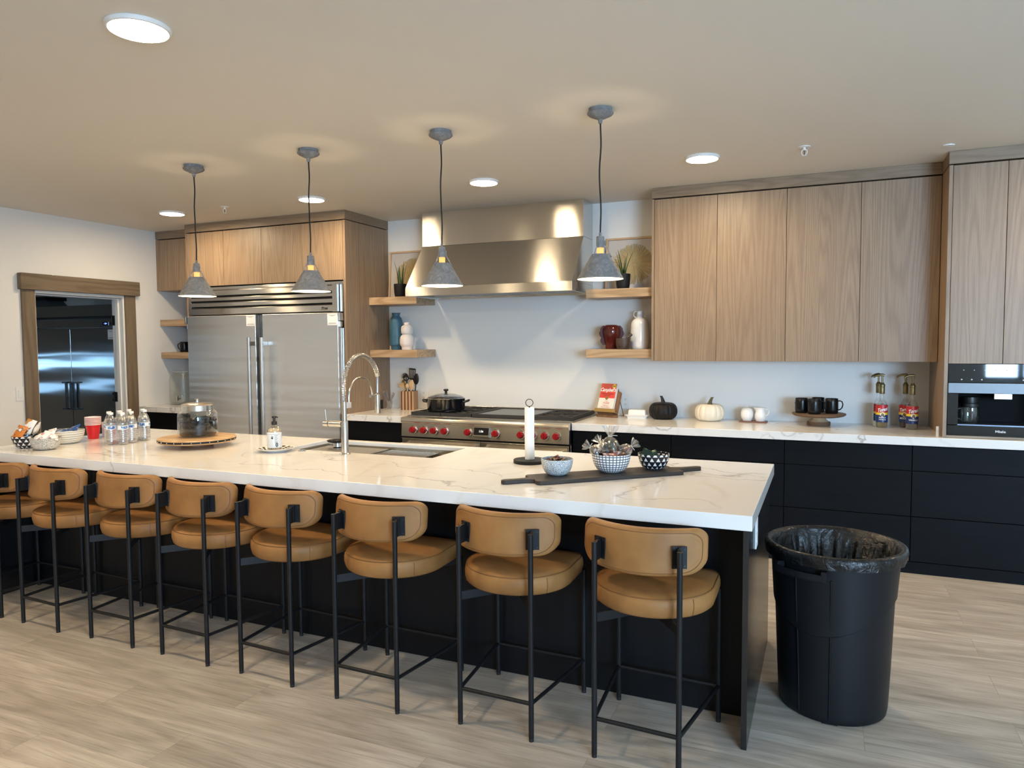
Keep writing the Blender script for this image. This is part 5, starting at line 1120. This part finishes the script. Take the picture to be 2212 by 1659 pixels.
pumpkin((-.432, -.165, ZT), 'matte black decorative pumpkin on the right counter', M('black_paint', (.006,.0055,.0055), .5, 0, .1, .08, 160, Specular_IOR_Level=.25), M('black_stem', (.02,.022,.026), .35), .115, .135, -.02)
pumpkin((-.058, -.170, ZT), 'cream white decorative pumpkin on the right counter', M('cream_paint', (.74,.68,.56), .5, 0, .03, .05, 90), M('olive_stem', (.15,.12,.055), .6, 0, .3), .117, .134, .022)
# cream and sugar set
one('small_tray', MB().box(-.103, .103, -.055, .055, 0, .009), M('red_brown_wood', (.16,.065,.04), .5, 0, .2), 'small brown wooden tray under the sugar bowl and creamer', 'tray', (.276, -.170, ZT), bev=.002)
t = thing('sugar_bowl', 'white lidded sugar bowl on the small wooden tray', 'sugar bowl', (.228, -.165, ZT+.0092))
part(t, 'body', MB().lathe([(0, .002), (.028, .002), (.033, 0), (.036, .005), (.045, .03), (.0475, .052), (.045, .074), (.040, .084), (.0385, .084), (0, .082)], seg=40), CER, sharp=50)
l = part(t, 'lid', MB().lathe([(0, .0845), (.041, .0845), (.0415, .088), (.034, .096), (.015, .102), (0, .103)], seg=40), CER, sharp=50)
sub(l, t, 'knob', MB().ball((0, 0, .112), .0085, seg=16, rows=10), CER)
t = thing('creamer', 'white creamer jug with a handle on the small wooden tray', 'creamer', (.328, -.165, ZT+.0092))
def sp_(a, r, z): return r + (.018*max(0, cos(a-pi))**8*max(0, (z-.075)/.03) if z > .075 else 0)
part(t, 'body', MB().lathe([(0, .002), (.030, .002), (.034, 0), (.037, .005), (.0435, .028), (.043, .048), (.036, .074), (.034, .086), (.0365, .102), (.038, .107), (.036, .106), (.032, .09), (0, .03)], seg=48, fn=sp_), CER, sharp=50)
part(t, 'handle', MB().tube([(.034, 0, .090), (.053, 0, .096), (.064, 0, .080), (.058, 0, .056), (.042, 0, .042)], .006, 10), CER)
# cake stand with mugs
t = thing('cake_stand', 'round wooden pedestal stand with bark edge carrying black mugs', 'cake stand', (.748, -.235, ZT))
part(t, 'foot', MB().lathe([(0, 0), (.080, 0), (.082, .004), (.082, .026), (.080, .029), (0, .029)], seg=40), BARK)
part(t, 'pedestal', MB().lathe([(0, .0292), (.076, .0292), (.058, .04), (.05, .052), (.055, .066), (0, .067)], seg=40), M('pale_wood', (.50,.37,.22), .6, 0, .15))
d = part(t, 'plate', MB().lathe([(0, .0672), (.150, .0672), (.176, .074), (.1835, .082), (.1835, .089), (.180, .0935), (0, .0935)], seg=64, fn=lambda a, r, z: r*(1+.012*sin(a*5)+.008*sin(a*11)) if r > .1 else r), oak('sawn_wood', 'x', (.09,.05,.028), (.16,.095,.055), (.23,.15,.09), .6, 16))
sub(d, t, 'bark_edge', MB().lathe([(.177, .0745), (.1865, .081), (.187, .089), (.1815, .0932), (.1805, .0932), (.177, .0745)], seg=64, fn=lambda a, r, z: r*(1+.012*sin(a*5)+.008*sin(a*11)+.004*sin(a*41))), BARK)
zm = ZT+.0937
for x, y, rz, s in ((.628, -.262, 2.2, 'black mug at the left on the wooden pedestal stand'), (.718, -.345, -.30, 'black mug at the front of the wooden pedestal stand'), (.835, -.245, -.2, 'black mug at the right on the wooden pedestal stand'), (.742, -.17, 1.9, 'black mug at the back of the wooden pedestal stand')):
    dup(mg, (x, y, zm), rz, s, 'black mugs on the pedestal stand')
# syrup bottles
def syrup(loc, rz, label, liquid, l1, l2, hz=0):
    t = thing('syrup_bottle', label, 'syrup bottle', loc, rz, 'pump syrup bottles')
    p = MB(); p.open = True; p.lathe([(0, .003), (.032, .003), (.037, 0), (.0395, .005), (.0395, .155), (.036, .175), (.024, .196), (.0155, .206), (.0145, .225), (.0145, .245)], seg=40); part(t, 'glass', p, GLS, sharp=60)
    part(t, 'syrup', MB().lathe([(0, .005), (.035, .005), (.0383, .008), (.0383, .15), (.035, .168), (0, .169)], seg=36), liquid, sharp=60)
    F = wrapc(.0400, 0); lab = None
    def band(name, z0, z1, m, w=.056):
        b = MB(); b.loft([[F(-w+2*w*i/24, z0), F(-w+2*w*i/24, z1)] for i in range(25)], False, False, False); return part(t, name, b, m)
    band('red_label', .112, .166, LRED); band('yellow_label', .095, .1118, LYEL); b = band('blue_label', .042, .0948, LBLU)
    F = wrapc(.0420, 0); tx = MB(); text(tx, 'Torani', .036, lambda x, y: F(x*.74, .122+y+.16*x), .25, .0012)
    if l2: text(tx, l1, .0125, lambda x, y: F(x, .072+y), 0, .0003); text(tx, l2, .0125, lambda x, y: F(x, .058+y), 0, .0003)
    else: text(tx, l1, .0175, lambda x, y: F(x*.9, .064+y), 0, .0004)
    for k in range(3): 
        pass
    part(t, 'lettering', tx, WHT)
    F = wrapc(.0408, 0); part(t, 'emblem', disc((0, .098), .017, F), WHT)
    F = wrapc(.0411, 0); e = MB()
    for cx, cz, rr, sx in ((-.005, .097, .006, .7), (.005, .097, .006, .7), (-.009, .088, .005, 1), (.008, .088, .006, .9), (0, .104, .004, 1)): q = disc((cx, cz), rr, F, sx); i0 = len(e.v); e.v += q.v; e.f += [tuple(i+i0 for i in f) for f in q.f]
    part(t, 'emblem_figures', e, M('emblem_brown', (.16,.10,.05), .6))
    pm = part(t, 'pump', MB().lathe([(0, .2455), (.0165, .2455), (.0175, .250), (.0175, .295), (.0165, .298), (.0185, .300), (.0185, .312), (.014, .318), (.010, .328), (.0, .328)], seg=24).cyl((0, 0, .325), (0, 0, .378), .0062, 14), GOLD)
    sub(pm, t, 'spout', MB().tube([(.012, 0, .379), (0, 0, .383), (-.025, 0, .382), (-.048, 0, .372), (-.056, 0, .362)], [.009, .0105, .008, .0065, .005], 12), GOLD)
LRED = M('label_red', (.50,.025,.03), .35); LYEL = M('label_yellow', (.85,.58,.03), .35); LBLU = M('label_blue', (.012,.035,.14), .35)
CLQ = NT('clear_syrup').set(Base_Color=(.93,.90,.78), Roughness=.05, Transmission_Weight=.95, IOR=1.25).m; DLQ = M('dark_syrup', (.05,.012,.006), .15); ALQ = NT('amber_syrup').set(Base_Color=(.85,.72,.45), Roughness=.05, Transmission_Weight=.9, IOR=1.25).m
syrup((1.168, -.235, ZT), radians(4) , 'syrup bottle with a french vanilla label standing left of the pair nearer the tall cabinet', ALQ, 'FRENCH', 'VANILLA')
syrup((1.150, -.135, ZT), radians(30), 'syrup bottle hidden behind the french vanilla syrup bottle', ALQ, 'CARAMEL', '')
syrup((1.357, -.285, ZT), radians(8), 'syrup bottle with a vanilla label standing nearest the tall cabinet', CLQ, 'VANILLA', '')
syrup((1.322, -.175, ZT), radians(-12), 'dark brown syrup bottle behind the vanilla syrup bottle', DLQ, 'MOCHA', '')
t = thing('cork', 'small pale cork standing on end against the tall cabinet', 'cork', (1.469, -.655, ZT))
part(t, 'cork_body', MB().lathe([(0, 0), (.0085, 0), (.009, .002), (.009, .064), (.0085, .066), (0, .066)], seg=20), M('pale_cork', (.70,.60,.50), .8, 0, .12))
F = wrapc(.0092, 0); tx = MB()
for a, b in (((-.004, .020), (.003, .033)), ((.003, .033), (-.002, .042)), ((-.006, .016), (-.001, .026))):
    dx, dz = .0009, .0009; tx.loft([[F(a[0]-dx, a[1]), F(a[0]+dx, a[1])], [F(b[0]-dx, b[1]), F(b[0]+dx, b[1])]], False, False, False)
part(t, 'printed_mark', tx, INK)

# ================================================================ built-in coffee machine
t = thing('coffee_machine', 'built-in black glass coffee machine in the tall cabinet', 'coffee machine', (1.81, -.4, .93))
x0, x1 = 1.516, 2.102
part(t, 'housing', MB().box(x0+.01, x1-.01, -.45, -.09, .935, 1.388).box(x0+.01, x0+.055, -.66, -.45, .998, 1.20).box(x1-.055, x1-.01, -.66, -.45, .998, 1.20).box(x0+.01, x1-.01, -.66, -.45, 1.205, 1.388).box(x0+.01, x1-.01, -.66, -.45, .935, .992), MACH, True)
part(t, 'control_glass', MB().box(x0, x1, -.704, -.661, 1.273, 1.391), GLB, True, bev=.001)
part(t, 'steel_bar', MB().box(x0, x1, -.712, -.661, 1.204, 1.270), SILV, True, bev=.002)
for a in (x0, x1-.058): part(t, 'front_glass', MB().box(a, a+.058, -.704, -.661, 1.0, 1.202), GLB, True, bev=.001)
part(t, 'lower_glass', MB().box(x0, x1, -.704, -.661, .930, .996), GLB, True, bev=.001)
part(t, 'drip_tray', MB().box(x0+.058, x1-.058, -.70, -.451, .9965, 1.004), M('tray_metal', (.12,.14,.18), .3, .8), True)
b = MB()
for k in range(7): b.ball((1.60+k*.058, -.7045, 1.352 if k % 2 else 1.352), .0032, .0008, .0032, 8, 6)
for k in (0, 1, 2, 6): b.ball((1.59+k*.055, -.7045, 1.292), .0045, .0008, .0045, 8, 6)
part(t, 'buttons', b, M('button_print', (.55,.58,.6), .4), True)
part(t, 'spout', MB().box(1.775, 1.875, -.665, -.56, 1.165, 1.203), CHR, True, bev=.004)
lg = MB(); text(lg, 'Miele', .021, lambda x, y: (1.808+x*1.25, -.7046, .957+y), 0, .0006); part(t, 'lettering', lg, M('logo_silver', (.6,.6,.6), .4), True)
t = thing('milk_container', 'clear glass milk container with a black lid inside the coffee machine', 'container', (1.658, -.60, 1.0042))
p = MB(); p.open = True; p.lathe([(0, .004), (.044, .004), (.048, 0), (.052, .008), (.053, .09), (.051, .105)], seg=40); part(t, 'glass', p, GLS2, sharp=60)
part(t, 'lid', MB().lathe([(0, .105), (.050, .105), (.053, .110), (.050, .128), (.044, .132), (.046, .150), (.044, .17), (.0, .171)], seg=36), BPL)
part(t, 'handle', MB().tube([(-.051, 0, .095), (-.070, 0, .09), (-.076, 0, .06), (-.070, 0, .03), (-.052, 0, .022)], .006, 10), GLS2)
